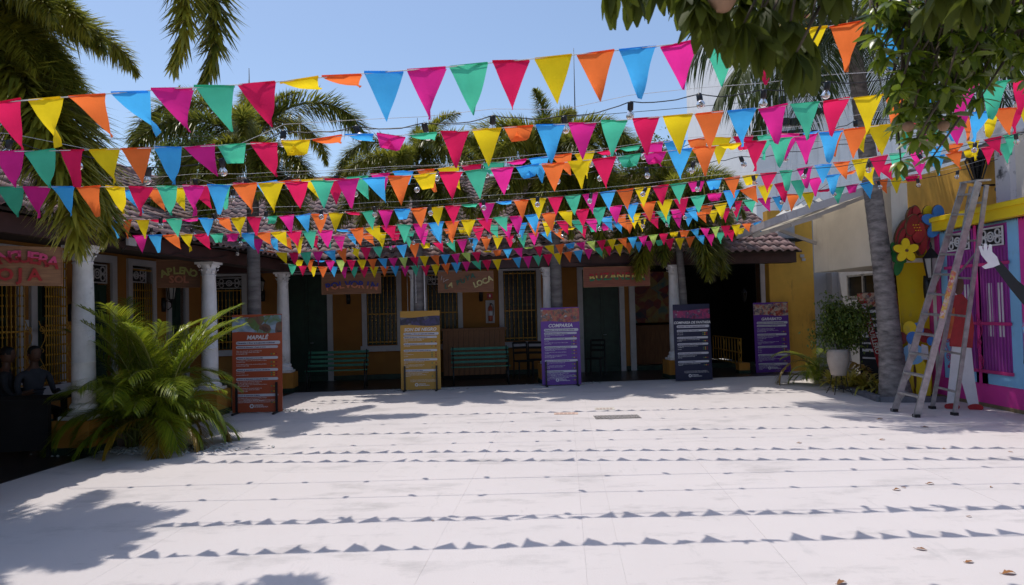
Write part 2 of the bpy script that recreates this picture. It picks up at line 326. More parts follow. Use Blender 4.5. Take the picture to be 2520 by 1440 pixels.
def window(root, s0, s1, h0, h1, y, bars=8, lat=True, box=False, rails=(0.18, 0.55, 0.9)):
    f = MB(); w = 0.13; d = 0.05
    f.box(s0 - w, s0, y - d, y + 0.12, h0 - 0.02, h1 + w); f.box(s1, s1 + w, y - d, y + 0.12, h0 - 0.02, h1 + w)
    f.box(s0, s1, y - d, y + 0.12, h1, h1 + w)
    f.box(s0 - w - 0.04, s1 + w + 0.04, y - d - 0.06, y + 0.12, h0 - 0.17, h0 - 0.021)
    fr = f.build('window', M_WHITE, root)
    MB().box(s0 + 0.002, s1 - 0.002, y + 0.16, y + 0.18, h0, h1).build('pane', M_PANE, fr)
    sh = MB(); mid = (s0 + s1) / 2
    for a, b in ((s0 + 0.004, mid - 0.005), (mid + 0.005, s1 - 0.004)):
        for c, e in ((a, a + 0.05), (b - 0.05, b)): sh.box(c, e, y + 0.125, y + 0.155, h0, h1 - 0.01)
        for z in (h0, (h0 + h1) / 2, h1 - 0.07): sh.box(a + 0.05, b - 0.05, y + 0.127, y + 0.153, z, z + 0.06)
    sh.build('casement', M_GREEN, fr)
    if lat: lattice(s1 - s0 - 0.02, 0.30, s0 + 0.01, y + 0.09, h1 - 0.33, [M_WHITE, M_DARK], fr)
    by = y - (0.17 if box else 0.03); top = h1 - (0.35 if lat and not box else 0.02)
    bb = MB().tube([(0, 0, h0 + 0.02), (0, 0, top)], 0.009, 6)
    for k in range(1, int((top - h0) / 0.16)): bb.box(-0.013, 0.013, -0.013, 0.013, h0 + k * 0.16, h0 + k * 0.16 + 0.03)
    me = bb.data('bar', M_BAR)
    for k in range(bars): link('bar', me, fr, loc=(s0 + 0.03 + (s1 - s0 - 0.06) * k / (bars - 1), by, 0))
    rm = MB().box(s0 - 0.03, s1 + 0.03, -0.012, 0.012, -0.014, 0.014).data('crossbar', M_BAR)
    for q in rails: link('crossbar', rm, fr, loc=(0, by + 0.024, h0 + (h1 - h0) * q))
    if box:
        for sx in (s0 - 0.06, s1 + 0.06): scroll(fr, sx, by, h0 + 0.1, (h1 - h0) * 0.45)
    return fr

def scroll(parent, x, y, z, h, m=None):
    b = MB()
    for c, r, a0, a1 in ((z + h * 0.18, 0.07, -90, 500), (z + h * 0.5, 0.055, 90, 560), (z + h * 0.85, 0.065, -90, 470)):
        n = 22; pts = []
        for k in range(n):
            t = k / (n - 1); a = R(a0 + (a1 - a0) * t); rr = r * (1 - 0.75 * t); pts.append((x + rr * math.cos(a), y, c + rr * math.sin(a)))
        b.tube(pts, 0.007, 5)
    b.tube([(x + 0.07 * math.sin(k * 0.9), y, z + h * k / 12) for k in range(13)], 0.007, 5)
    return b.build('scroll', m or M_BAR, parent)

def door(root, s0, s1, h1, y, lat=False, frame=True, split=True):
    f = MB(); w = 0.14
    f.box(s0 - w, s0, y - 0.05, y + 0.12, 0, h1 + w); f.box(s1, s1 + w, y - 0.05, y + 0.12, 0, h1 + w); f.box(s0, s1, y - 0.05, y + 0.12, h1, h1 + w)
    fr = f.build('door_frame', M_WHITE, root)
    top = h1 - (0.42 if lat else 0.02)
    mid = (s0 + s1) / 2; leaves = ((s0 + 0.005, mid - 0.004), (mid + 0.004, s1 - 0.005)) if split else ((s0 + 0.005, s1 - 0.005),)
    for a, b in leaves:
        d = MB().box(a, b, y + 0.07, y + 0.11, 0.01, top)
        wd = b - a
        for z0, z1 in ((0.15, 0.75), (0.9, 1.65), (1.8, top - 0.12)):
            d.box(a + wd * 0.16, b - wd * 0.16, y + 0.055, y + 0.07, z0, z1)
        d.build('door_leaf', M_GREEN, fr)
    MB().tube([(mid + 0.05, y + 0.03, 1.02), (mid + 0.14, y + 0.025, 1.02)], 0.011, 6).build('handle', M_ALU, fr)
    if lat: lattice(s1 - s0 - 0.02, 0.36, s0 + 0.01, y + 0.05, h1 - 0.39, [M_WHITE, M_DARK], fr)
    return fr

def column(root, x):
    b = MB(); ped = MB()
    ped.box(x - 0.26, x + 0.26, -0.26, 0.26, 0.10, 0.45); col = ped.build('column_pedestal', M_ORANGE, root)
    MB().box(x - 0.275, x + 0.275, -0.275, 0.275, 0.001, 0.10).build('pedestal_base', M_GREEN, col)
    MB().box(x - 0.21, x + 0.21, -0.21, 0.21, 0.45, 0.50).lathe([(0.20, 0.50), (0.205, 0.53), (0.19, 0.56), (0.165, 0.57), (0.16, 0.59), (0.175, 0.61), (0.16, 0.64), (0.145, 0.66)], 22, (x, 0, 0)).build('base', M_COLUMN, col)
    MB().lathe([(0.142, 0.655), (0.144, 1.0), (0.143, 1.2), (0.146, 1.202), (0.146, 1.206), (0.142, 1.208), (0.137, 1.7), (0.128, 2.2), (0.118, 2.52), (0.128, 2.53), (0.128, 2.55), (0.115, 2.56)], 24, (x, 0, 0)).build('shaft', M_COLUMN, col)
    c = MB().lathe([(0.112, 2.555), (0.118, 2.62), (0.125, 2.68), (0.15, 2.72), (0.155, 2.735)], 20, (x, 0, 0))
    for k in range(8):
        a = 2 * math.pi * k / 8 + 0.39
        for (r0, z0, r1, z1, wd) in ((0.115, 2.56, 0.165, 2.65, 0.06),):
            dx, dy = math.cos(a), math.sin(a); tx, ty = -dy, dx
            c.add([(x + dx * r0 + tx * wd * .6, dy * r0 + ty * wd * .6, z0), (x + dx * r0 - tx * wd * .6, dy * r0 - ty * wd * .6, z0),
                   (x + dx * (r0 + .025) - tx * wd * .5, dy * (r0 + .025) - ty * wd * .5, z0 + .06), (x + dx * (r0 + .025) + tx * wd * .5, dy * (r0 + .025) + ty * wd * .5, z0 + .06),
                   (x + dx * r1, dy * r1, z1), (x + dx * (r1 + 0.004), dy * (r1 + 0.004), z1 - 0.025)], [(0, 1, 2, 3), (3, 2, 4), (3, 4, 5), (2, 5, 4)])
    for k in range(4):
        a = R(45 + 90 * k); cx, cy = x + 0.165 * math.cos(a), 0.165 * math.sin(a)
        pts = [(cx + 0.03 * (1 - t / 12) * math.cos(t) * math.cos(a), cy + 0.03 * (1 - t / 12) * math.cos(t) * math.sin(a), 2.70 + 0.03 * (1 - t / 12) * math.sin(t)) for t in [q * 0.6 for q in range(16)]]
        c.tube(pts, 0.011, 5)
    c.box(x - 0.175, x + 0.175, -0.175, 0.175, 2.735, 2.775)
    c.build('capital', M_COLUMN, col)

def tile_mesh(n=5, w=0.215, L=0.40):
    """one S-profile clay tile: x across, y up-slope"""
    b = MB(); prof = []
    for k in range(n + 1):
        t = k / n; prof.append((t * w, 0.042 * math.sin(math.pi * min(1, t * 1.45)) if t < 0.69 else -0.012 * math.sin(math.pi * (t - 0.69) / 0.31)))
    vs = [(x, 0, z + 0.022) for x, z in prof] + [(x, L, z) for x, z in prof] + [(x, 0, z + 0.004) for x, z in prof]
    m = n + 1; b.add(vs, [(i, i + 1, m + i + 1, m + i) for i in range(n)] + [(2 * m + i, 2 * m + i + 1, i + 1, i) for i in range(n)], 0, True)
    return b
TILE = tile_mesh(); TILE_ME = [TILE.data('roof_tile', M_TILE), TILE.data('roof_tile', M_TILE2)]
def roof(root, x0, x1, yE, hE, slope, rows, trim=None, n_single=298):
    """tiled slope rising from the eave; first rows as single tiles, the rest joined"""
    w, ex = 0.215, 0.33; cols = int((x1 - x0) / w); ca, sa = math.cos(slope), math.sin(slope); cnt = 0
    rf = MB().add([(x0, yE, hE - 0.03), (x1, yE, hE - 0.03), (x1, yE + rows * ex * ca, hE - 0.03 + rows * ex * sa), (x0, yE + rows * ex * ca, hE - 0.03 + rows * ex * sa),
                   (x0, yE, hE - 0.07), (x1, yE, hE - 0.07), (x1, yE + rows * ex * ca, hE - 0.07 + rows * ex * sa), (x0, yE + rows * ex * ca, hE - 0.07 + rows * ex * sa)],
                  [(0, 1, 2, 3), (7, 6, 5, 4), (0, 4, 5, 1), (1, 5, 6, 2), (2, 6, 7, 3), (3, 7, 4, 0)]).build('roof', M_CEIL, root)
    rest = MB()
    for r in range(rows):
        for c in range(cols):
            if trim and trim(c / cols, r / rows): continue
            x = x0 + c * w + random.uniform(-.006, .006); y = yE - 0.05 + r * ex * ca; z = hE - 0.015 + r * ex * sa - 0.05 * sa
            dz = random.uniform(-.006, .008); rzj = random.uniform(-.025, .025)
            Mx = Matrix.Translation((x, y, z + dz)) @ Matrix.Rotation(slope - 0.02 + random.uniform(-.02, .01), 4, 'X') @ Matrix.Rotation(rzj, 4, 'Z')
            if cnt < n_single:
                o = link('roof_tile', TILE_ME[1 if random.random() < .3 else 0], rf); o.matrix_local = Mx; cnt += 1
            else:
                rest.add([Mx @ Vector(v) for v in TILE.v], TILE.f, 1 if random.random() < .3 else 0, True)
    if rest.v: rest.build('roof_tiles', [M_TILE, M_TILE2], rf, kind='stuff')
    y, z = yE + rows * ex * ca, hE + rows * ex * sa
    rid = MB(); k = x0
    while k < x1:
        rid.tube([(k, y, z + 0.03 + random.uniform(-.008, .008)), (k + 0.40, y, z + 0.02)], [0.11, 0.095], 8); k += 0.36
    rid.build('ridge_tiles', M_TILE, rf)
    return rf

# ---- back wing
bw = thing('arcade_building', 'ochre one-storey back wing with white columns, green doors and brown tiled roof', 'building', FB.o, FB.a)
yb = D_IN
sB = lambda px: FB.s_at(px, yb)
S0, S1 = -2.6, FB.s_at(1957, -0.1)
Rr = D_IN
ops = []
wins = [(527, 597), (903, 977), (1052, 1127), (1240, 1321)]
for a, b in wins: ops.append((sB(a), sB(b), 0.92, 2.85))
drs = [(708, 806), (1434, 1524)]
for a, b in drs: ops.append((sB(a), sB(b), 0.0, 2.85))
room = (sB(1548), sB(1872)); ops.append((room[0], room[1], 0.0, 3.0))
w = MB(); wall_boxes(w, S0, sB(1960), 3.35, yb, yb + 0.25, ops); w.build('wall', M_OCHRE_SHADE, bw)
for a, b in wins: window(bw, sB(a), sB(b), 0.92, 2.85, yb, 8, lat=(a == 527 or a == 1052), rails=(0.04, 0.43, 0.96) if a > 600 else (0.1, 0.45, 0.8))
door(bw, sB(708), sB(806), 2.85, yb); door(bw, sB(1434), sB(1524), 2.85, yb)
MB().box(room[0] - 0.0, room[0] + 0.16, yb - 0.06, yb + 0.26, 0, 3.02).build('pilaster', M_WHITE, bw)
MB().box(room[1], room[1] + 0.24, yb - 0.05, yb + 0.26, 0, 3.02).build('pilaster', M_WHITE, bw)
MB().box(S0, S1, yb - 0.03, yb - 0.001, 0.0, 0.13).build('skirting', M_GREEN, bw)
# dado line under the windows
dd = MB()
for a, b in ((830, 900), (980, 1050), (1128, 1238)): dd.box(sB(a), sB(b), yb - 0.02, yb - 0.001, 0.74, 0.79)
dd.build('dado_rail', M_WHITE, bw)
bk = MB(); bk.box(S0, S1 + 1.0, yb + 3.2, yb + 3.3, 0, 3.3); bk.box(S1 + 0.4, S1 + 0.5, yb + 0.26, yb + 3.2, 0, 3.3); bk.box(S0, S0 + .1, yb + 0.26, yb + 3.2, 0, 3.3)
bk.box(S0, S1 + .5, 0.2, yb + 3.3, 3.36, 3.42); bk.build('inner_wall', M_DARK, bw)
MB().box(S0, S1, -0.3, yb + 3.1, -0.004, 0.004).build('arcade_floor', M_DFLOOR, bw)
MB().box(S0, S1, -0.24, -0.16, 2.776, 3.04).build('fascia', M_FASCIA, bw)
MB().box(S0, S1, -0.14, 0.16, 2.777, 2.95).build('beam', M_CEIL, bw)
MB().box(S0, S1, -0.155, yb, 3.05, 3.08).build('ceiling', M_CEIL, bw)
for px in (697, 1024, 1350, 1660): column(bw, FB.s_at(px, 0))
ROWS_B = 19; SLB = R(27)
roof(bw, -6.5, S1 + 0.05, -0.42, 3.08, SLB, ROWS_B)
# mural and counter inside the dark room
MB().box(room[0] + 0.2, room[0] + 2.6, yb + 2.9, yb + 2.92, 1.25, 2.9).build('mural', picture('carnival mural', [(0.02, 0.05, 0.1), (0.3, 0.05, 0.05), (0.4, 0.3, 0.1), (0.05, 0.2, 0.25)], 2.2), bw)
MB().box(room[0] + 0.2, room[0] + 2.4, yb + 1.8, yb + 2.2, 0.004, 1.15).box(room[0] + 0.15, room[0] + 2.45, yb + 1.7, yb + 2.25, 1.15, 1.2).build('bar_counter', M_PLANK, bw)

# ---- left wing
lw = thing('arcade_building', 'ochre one-storey left wing with white columns and barred windows under a tiled roof', 'building', FL.o, FL.a)
sL = lambda px: FL.s_at(px, D_IN - 0.15)
yl = D_IN - 0.15
L0, L1 = -6.5, FL.s_at(505, yl)
wl = [(-60, 38), (86, 143), (322, 372)]; dl = [(222, 272), (418, 452)]
ops = [(sL(a), sL(b), 0.72 if a < 200 else 0.9, 2.85) for a, b in wl] + [(sL(a), sL(b), 0, 2.85) for a, b in dl]
w = MB(); wall_boxes(w, L0, L1, 3.3, yl, yl + 0.25, ops); w.build('wall', M_OCHRE_SHADE, lw)
for a, b in wl: window(lw, sL(a), sL(b), 0.72 if a < 200 else 0.9, 2.85, yl, 9, lat=True, box=(a < 200), rails=(0.02, 0.42, 0.96))
for a, b in dl: door(lw, sL(a), sL(b), 2.85, yl, lat=(a == 222))
MB().box(L0, L1, yl - 0.03, yl - 0.001, 0.0, 0.13).build('skirting', M_GREEN, lw)
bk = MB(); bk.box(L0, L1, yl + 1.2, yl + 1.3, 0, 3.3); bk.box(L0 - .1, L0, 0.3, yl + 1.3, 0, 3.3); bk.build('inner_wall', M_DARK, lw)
LE = (FB.o - FL.o).dot(FL.u)
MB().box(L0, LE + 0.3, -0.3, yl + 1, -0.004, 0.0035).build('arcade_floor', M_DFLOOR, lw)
MB().box(L0, LE + 0.1, -0.24, -0.16, 2.776, 3.0).build('fascia', M_FASCIA, lw)
MB().box(L0, LE + 0.1, -0.14, 0.16, 2.777, 2.95).build('beam', M_CEIL, lw)
MB().box(L0, LE + 0.4, -0.155, yl, 3.045, 3.075).build('ceiling', M_CEIL, lw)
for px in (205, 515): column(lw, FL.s_at(px, 0))
column(lw, FL.s_at(205, 0) - 3.3)
roof(lw, L0, LE + 1.2, -0.42, 3.06, R(28), 14)
# floodlight under the left eave
fl = thing('floodlight', 'small white floodlight on an arm under the left eave', 'floodlight', FL.W(FL.s_at(312, -0.3), -0.3, 2.86), FL.a)
MB().box(-0.09, 0.09, -0.10, -0.06, -0.05, 0.06).build('lamp_head', M_GREYW, fl); MB().box(-0.075, 0.075, -0.103, -0.1, -0.035, 0.045).build('glass', M_FROST, fl)
MB().tube([(0, -0.06, 0), (0, 0, 0.05), (0, 0.07, 0.02)], 0.012, 6).tube([(-.06, -0.06, -.05), (-.1, 0, -.15), (-.02, .05, -.1), (.02, .08, -.02)], 0.006, 5).build('bracket', M_BLACK, fl)
# ------------------------------------------------------------------ right-hand buildings
FR_ = Frame(7.9, 17.8, R(-90))       # side wall along the depth, x runs towards the camera, y away from the court
rb = thing('side_building', 'beige plastered side building with a wide sloping canopy over the planting bed', 'building', (7.9, 17.8, 0), R(-90))
f = FR_
xe = 17.8 - 13.6
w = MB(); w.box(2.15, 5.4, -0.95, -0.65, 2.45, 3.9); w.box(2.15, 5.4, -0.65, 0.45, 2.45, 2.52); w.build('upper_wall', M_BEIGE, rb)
w = MB(); a, b = FR_.s_at(2088, 0.45), FR_.s_at(2215, 0.45)
wall_boxes(w, 0, xe, 2.53, 0.45, 0.7, []) if False else None
w.box(0, a, 0.45, 0.7, 0, 2.53); w.box(a, b, 0.45, 0.7, 0, 1.85); w.box(a, b, 0.45, 0.7, 2.42, 2.53); w.box(b, xe + 0.5, 0.45, 0.7, 0, 2.53); w.box(-0.02, 0.3, 0.31, 0.45, 0, 2.53)
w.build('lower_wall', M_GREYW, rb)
wf = MB(); wd = (b - a)
for q in (0, 0.32, 0.64, 1.0): wf.box(a + wd * q - 0.03, a + wd * q + 0.03, 0.44, 0.5, 1.85, 2.42)
wf.box(a, b, 0.44, 0.5, 1.85, 1.9); wf.box(a, b, 0.44, 0.5, 2.37, 2.42); wf = wf.build('window', M_ALU, rb)
MB().box(a, b, 0.48, 0.49, 1.88, 2.4).build('pane', M_PANE, wf)
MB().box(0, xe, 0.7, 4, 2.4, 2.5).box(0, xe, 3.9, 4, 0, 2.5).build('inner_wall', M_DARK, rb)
# canopy: local y negative is towards the court
cq = [(2.3, -2.7, 3.30), (5.1, -2.7, 3.35), (5.45, -0.952, 3.88), (1.7, -0.952, 3.70)]
M_CANO = mat('pale canopy sheeting', (0.74, 0.68, 0.56), 0.7, 0.08, 2, trans=0.5)
cn = MB().add(cq, [(0, 1, 2, 3)]).build('canopy', M_CANO, rb)
for a_, b_ in ((cq[0], cq[1]), (cq[1], cq[2]), (cq[3], cq[0])): MB().bar(Vector(a_) + Vector((0, -.03, .03)), Vector(b_) + Vector((0, -.03, .03)), 0.07, 0.14).build('gutter', M_WHITE, rb)
for a_, b_ in (((2.9, -2.6, 3.24), (2.7, -1.0, 3.68)), ((3.9, -2.6, 3.25), (3.8, -1.0, 3.74)), ((4.7, -2.5, 3.26), (4.8, -1.0, 3.80)), ((2.6, -1.9, 3.40), (2.4, -1.0, 3.1))):
    MB().bar(a_, b_, 0.05, 0.07).build('canopy_beam', M_GREYW, rb)
tr = MB()
for k in range(26):
    x, y = random.uniform(2.4, 4.4), random.uniform(-1.9, -1.05); z = 3.36 + (y + 2.7) * .28 + .1; r_ = random.uniform(.07, .2)
    tr.add([(x + r_ * a_, y + r_ * b_, z + r_ * c_ * .7) for a_, b_, c_ in ((1, .1, 0), (.2, 1, .2), (-1, 0, .1), (0, -1, 0), (.1, 0, 1), (0, 0, -.5))], [(0, 1, 4), (1, 2, 4), (2, 3, 4), (3, 0, 4), (1, 0, 5), (2, 1, 5), (3, 2, 5), (0, 3, 5)])
o = tr.build('discarded_sheeting', mat('crumpled pale sheeting', (0.6, 0.6, 0.6), 0.5, 0.3, 4, col2=(0.1, 0.1, 0.11))); o.parent = None; o.location = (7.9, 17.8, 0); o.rotation_euler.z = R(-90); tag(o, 'crumpled pale sheeting lying on top of the beige canopy', 'sheeting')
# end wall of the arcade, facing the court
ow = thing('end_wall', 'tall ochre wall between the tiled roof and the beige side building', 'wall', (6.72, 17.8, 0))
MB().box(0, 1.16, 0, 0.3, 0, 4.2).build('wall', M_OCHRE_LIT, ow); MB().box(1.161, 2.2, 0.01, 0.3, 0, 4.2).build('pier', M_GREYW, ow)
MB().box(0.82, 0.92, -0.03, -0.001, 2.95, 3.03).box(0.86, 0.95, -0.03, -0.001, 2.86, 2.93).build('junction_box', M_WHITE, ow)
mb = MB(); mb.box(0.15, 0.42, -0.3, -0.001, 3.35, 3.75).box(0.45, 0.62, -0.2, -0.001, 3.25, 3.85).tube([(0.1, -0.2, 3.0), (0.12, -0.22, 3.4), (0.3, -0.2, 3.5)], 0.02, 6).build('meter_box', M_GREYW, ow)
# further ochre wall with the lantern pillar
o2 = thing('ochre_wall', 'ochre wall with a flaking white pillar rising above the painted booth', 'wall', (8.2, 14.3, 0), R(-90))
MB().box(0, 3.0, 0, 0.3, 0, 4.25).build('wall', M_OCHRE_LIT, o2)
pm = mat('flaking white pillar paint', (0.66, 0.65, 0.66), 0.8, 0.2, 3, 0.4, 20, col2=(0.10, 0.10, 0.11))
[n for n in pm.node_tree.nodes if n.type == 'VALTORGB'][0].color_ramp.elements[0].position = 0.33; [n for n in pm.node_tree.nodes if n.type == 'VALTORGB'][0].color_ramp.elements[1].position = 0.42
MB().box(3.0, 3.33, -0.12, 0.3, 0, 4.4).box(2.95, 3.5, -0.18, 0.3, 4.4, 4.75).build('pillar', pm, o2)
MB().box(3.33, 7.5, -0.02, 0.3, 0, 4.35).build('side_wall', M_BEIGE, o2)
M_CORR = mat('pale corrugated cladding', (0.86, 0.84, 0.83), 0.6, 0.04, 2)
def corrugated(x0, x1, z0, z1, pitch=0.25, d=0.05):
    b = MB(); n = int((x1 - x0) / pitch)
    for k in range(n):
        x = x0 + k * pitch
        pr = [(x, 0), (x + pitch * .45, 0), (x + pitch * .55, -d), (x + pitch * .9, -d), (x + pitch, 0)]
        b.add([(a, y, z) for a, y in pr for z in (z0, z1)], [(2 * i, 2 * i + 2, 2 * i + 3, 2 * i + 1) for i in range(4)])
    return b
lr = MB(); o3 = thing('lean_to_roof', 'grey corrugated lean-to roof above the ochre wall behind the booth', 'roof', (8.2, 14.5, 4.3), R(-90))
cc = corrugated(0, 6.5, 0, 3.2, 0.22, 0.04); cc.v = [(x, 0.0 + z * 0.93, 0.1 + z * 0.22 - y) for x, y, z in cc.v]; cc.build('roof_sheet', mat('grey roofing', (0.30, 0.30, 0.32), 0.6, 0.3, 2, 0.2), o3)
th = thing('tall_building', 'tall pale building clad in ribbed sheets behind the courtyard on the right', 'building', (9.8, 27.0, 0))
b = MB(); b.box(0, 22, 0.02, 10, 0, 15.5); b.build('wall', M_CORR, th); corrugated(0.6, 22, 0.5, 15.3, 0.42, 0.07).build('cladding', M_CORR, th)
MB().box(-0.05, 0.6, -0.1, 0.02, 0, 15.5).build('corner_post', M_CORR, th)
sg = MB(); random.seed(3)
for r in range(7):
    for c in range(7):
        if random.random() < 0.62: MB().box(0.7 + c * .3 + r * 0.1, 0.7 + c * .3 + r * .1 + random.uniform(.12, .27), -0.25, -0.08, 8.4 + r * 0.42, 8.4 + r * .42 + random.uniform(.15, .33)).build('ornament_block', M_BLACK, th)
MB().box(1.1, 2.3, -0.22, -0.09, 11.6, 13.4).build('painted_panel', picture('mascot colours', [(0.05, 0.3, 0.5), (0.6, 0.1, 0.1), (0.6, 0.5, 0.1), (0.1, 0.4, 0.2)], 1.5), th)

# ------------------------------------------------------------------ lanterns
def lantern(p, rz, label, arm=0.22, sc_=1.0, post=False, name='wall_lantern', cat='lantern'):
    t = thing(name, label, cat, p, rz); y = -arm
    hx = lambda r, z: [(r * math.cos(R(60 * k)), y + r * math.sin(R(60 * k)), z) for k in range(6)]
    b = MB()
    b.lathe([(0.10, 0.12), (0.115, 0.125), (0.03, 0.24), (0.012, 0.26), (0.02, 0.28), (0.004, 0.34)], 6, (0, y, 0), smooth=False)
    b.lathe([(0.012, -0.22), (0.035, -0.20), (0.03, -0.17), (0.055, -0.15), (0.06, -0.13)], 6, (0, y, 0), smooth=False)
    for k in range(6):
        a = R(60 * k); b.bar((0.058 * math.cos(a), y + 0.058 * math.sin(a), -0.14), (0.10 * math.cos(a), y + 0.10 * math.sin(a), 0.13), 0.014, 0.014)
    b.build('lantern_body', M_BLACK, t)
    MB().lathe([(0.05, -0.13), (0.088, 0.12)], 6, (0, y, 0), smooth=False).build('glass', M_FROST if not post else M_PANE, t)
    if arm:
        br = MB().tube([(0, y, -0.2), (0, y, -0.3), (0, y * .6, -0.36), (0, -0.02, -0.30)], 0.012, 6).tube([(0, y, -0.2), (0, y * .5, -0.16), (0, -0.02, -0.2)], 0.01, 6)
        br.lathe([(0.05, -0.40), (0.06, -0.25), (0.05, -0.1)], 10, (0, -0.01, 0)).build('bracket', M_BLACK, t)
    t.scale = (sc_,) * 3
    return t
def on_wall(fr, px, py, v): s = fr.s_at(px, v, py); return fr.W(s, v, fr.h_at(px, py, v))
lantern(on_wall(FL, 172, 735, yl), FL.a, 'black wall lantern half hidden behind the nearest left column', 0.2)
lantern(on_wall(FL, 400, 722, yl), FL.a, 'black wall lantern just below the A PLENO SOL sign', 0.2)
lantern(on_wall(FB, 647, 705, yb), FB.a, 'black wall lantern beside the palm trunk left of the tall green door', 0.2)
lantern(on_wall(FB, 857, 712, yb), FB.a, 'black wall lantern on ochre wall under the POLVORIN sign', 0.2)
lantern(on_wall(FB, 1183, 706, yb), FB.a, 'black wall lantern on ochre wall under the LA PUYA LOCA sign', 0.2)
lantern(FB.W(FB.s_at(1832, 2.2), 2.2, 2.0), FB.a, 'dim lantern in the dark passage left of the GARABATO poster', 0.0, .8, True)
# big bracket lantern on the flaking pillar
lp = P(2405, 425, 11.55)
t = thing('bracket_lantern', 'large black lantern on a scrolled iron bracket above the ladder', 'lantern', lp)
b = MB()
for k in range(6):
    a = R(60 * k + 30); b.bar((0.07 * math.cos(a), 0.07 * math.sin(a), -0.12), (0.17 * math.cos(a), 0.17 * math.sin(a), 0.22), 0.022, 0.022)
b.lathe([(0.18, 0.22), (0.19, 0.24), (0.05, 0.40), (0.02, 0.5)], 6, smooth=False).lathe([(0.012, -0.42), (0.03, -0.40), (0.025, -0.22), (0.08, -0.16), (0.085, -0.11)], 6, smooth=False)
b.build('lantern_body', M_BLACK, t); MB().lathe([(0.06, -0.11), (0.15, 0.21)], 6, smooth=False).build('glass', M_PANE, t)
br = MB().bar((0, 0, -0.22), (0.62, -0.15, -0.24), 0.03, 0.03); br.box(0.60, 0.64, -0.25, -0.05, -0.55, 0.08)
for cx, cz, r in ((0.45, -0.37, 0.1), (0.28, -0.31, 0.06), (0.55, -0.13, 0.05)):
    br.tube([(cx + r * (1 - q / 20) * math.cos(q * .5), -0.02 - cx * .2, cz + r * (1 - q / 20) * math.sin(q * .5)) for q in range(17)], 0.012, 5)
br.build('bracket', M_BLACK, t)

# ------------------------------------------------------------------ painted booth
BZ = 12.55                                              # depth of its far end
bo = thing('painted_booth', 'bright carnival booth front painted as a magenta house with two barred purple doors', 'booth', (7.65, BZ, 0), R(-90))
FO = Frame(7.65, BZ, R(-90)); so = lambda px: FO.s_at(px, 0)
PK = dict(mag=mat('magenta print', (0.72, 0.05, 0.33), 0.4, 0.08, 1), blue=mat('light blue print', (0.26, 0.56, 0.83), 0.4, 0.06, 1), pur=mat('purple print', (0.36, 0.05, 0.34), 0.4, 0.12, 2),
          yel=mat('yellow print', (0.88, 0.64, 0.015), 0.45, 0.06, 1), pink=mat('pink bar print', (0.55, 0.04, 0.20), 0.4, 0.08, 3), wht=mat('white print', (0.70, 0.69, 0.70), 0.45, 0.05, 4), blk=mat('black print', (0.012, 0.012, 0.016), 0.45, 0.1, 4),
          lil=mat('lilac bar print', (0.33, 0.07, 0.30), 0.4, 0.1, 3))
for k_ in ('mag', 'blue', 'pur', 'yel', 'wht'): stain(PK[k_], tuple(c_ * .55 + .05 for c_ in (.3, .3, .3)), 0.57, 0.74, 4, 0.35, (1, 1, .6))
LEN = 4.6
MB().box(0, LEN, 0, 0.25, 0.06, 3.18).build('board', PK['mag'], bo)
MB().box(0, LEN, -0.01, 0.24, 0.001, 0.059).build('base_strip', mat('raw wood strip', (0.25, 0.18, 0.1), 0.8), bo)
MB().box(-0.05, LEN, -0.16, -0.001, 2.97, 3.22).box(-0.05, LEN, -0.2, -0.161, 3.13, 3.2).build('cornice', PK['yel'], bo)
fz = MB()
for k in range(70):
    x = 0.1 + k * 0.06; fz.add([(x, -0.02, 2.965), (x + 0.05, -0.02, 2.965), (x + 0.025, -0.02, 2.92)], [(0, 1, 2), (2, 1, 0)])
fz.build('fringe', PK['blue'], bo)
def bdoor(s0, s1):
    fr = MB().box(s0 - 0.2, s1 + 0.22, -0.014, -0.002, 0.38, 2.96).build('door_surround', PK['blue'], bo)
    MB().box(s0, s1, -0.022, -0.015, 0.55, 2.92).build('door_leaf', PK['pur'], fr)
    lattice(s1 - s0 - 0.08, 0.30, s0 + 0.04, -0.06, 2.58, [PK['wht'], PK['blk']], fr)
    g_ = MB()
    for q in (0.22, 0.60):
        g_.box(s0 + (s1 - s0) * q, s0 + (s1 - s0) * (q + 0.19), -0.026, -0.0225, 1.15, 2.0)
    g_.build('door_slot', PK['wht'], fr)
    for k in range(9):
        x = s0 + 0.03 + (s1 - s0 - 0.06) * k / 8; MB().box(x - 0.006, x + 0.006, -0.042, -0.03, 0.56, 2.55).build('bar', PK['lil'], fr)
    for z in (0.56, 1.33, 2.28): MB().box(s0 - 0.06, s1 + 0.06, -0.05, -0.043, z, z + 0.05).build('crossbar', PK['pink'], fr)
    scroll(fr, s0 - 0.03, -0.05, 0.6, 0.9, PK['pink'])
bdoor(so(2338), so(2403)); bdoor(so(2418), so(2488))
MB().box(so(2408) - .02, so(2408) + 0.05, -0.03, -0.0225, 0.38, 2.96).build('stripe', PK['mag'], bo)
for a_, b_, k in ((2300, 2308, 'wht'), (2309, 2319, 'mag')):
    MB().box(so(a_), so(b_), -0.03, -0.016, 0.38, 2.96).build('stripe', PK[k], bo)
ep = thing('yellow_panel', 'plain yellow upright panel at the far end of the painted booth', 'panel', (7.02, BZ - 0.02, 0))
MB().add([(0.16, 0, 0.0), (0.62, 0, 0.0), (0.62, 0, 3.15), (0.02, 0, 3.0), (0.16, 0.03, 0.0), (0.62, 0.03, 0.0), (0.62, 0.03, 3.15), (0.02, 0.03, 3.0)], [(0, 1, 2, 3), (7, 6, 5, 4), (0, 4, 5, 1), (1, 5, 6, 2), (2, 6, 7, 3), (3, 7, 4, 0)]).build('panel_board', PK['yel'], ep)
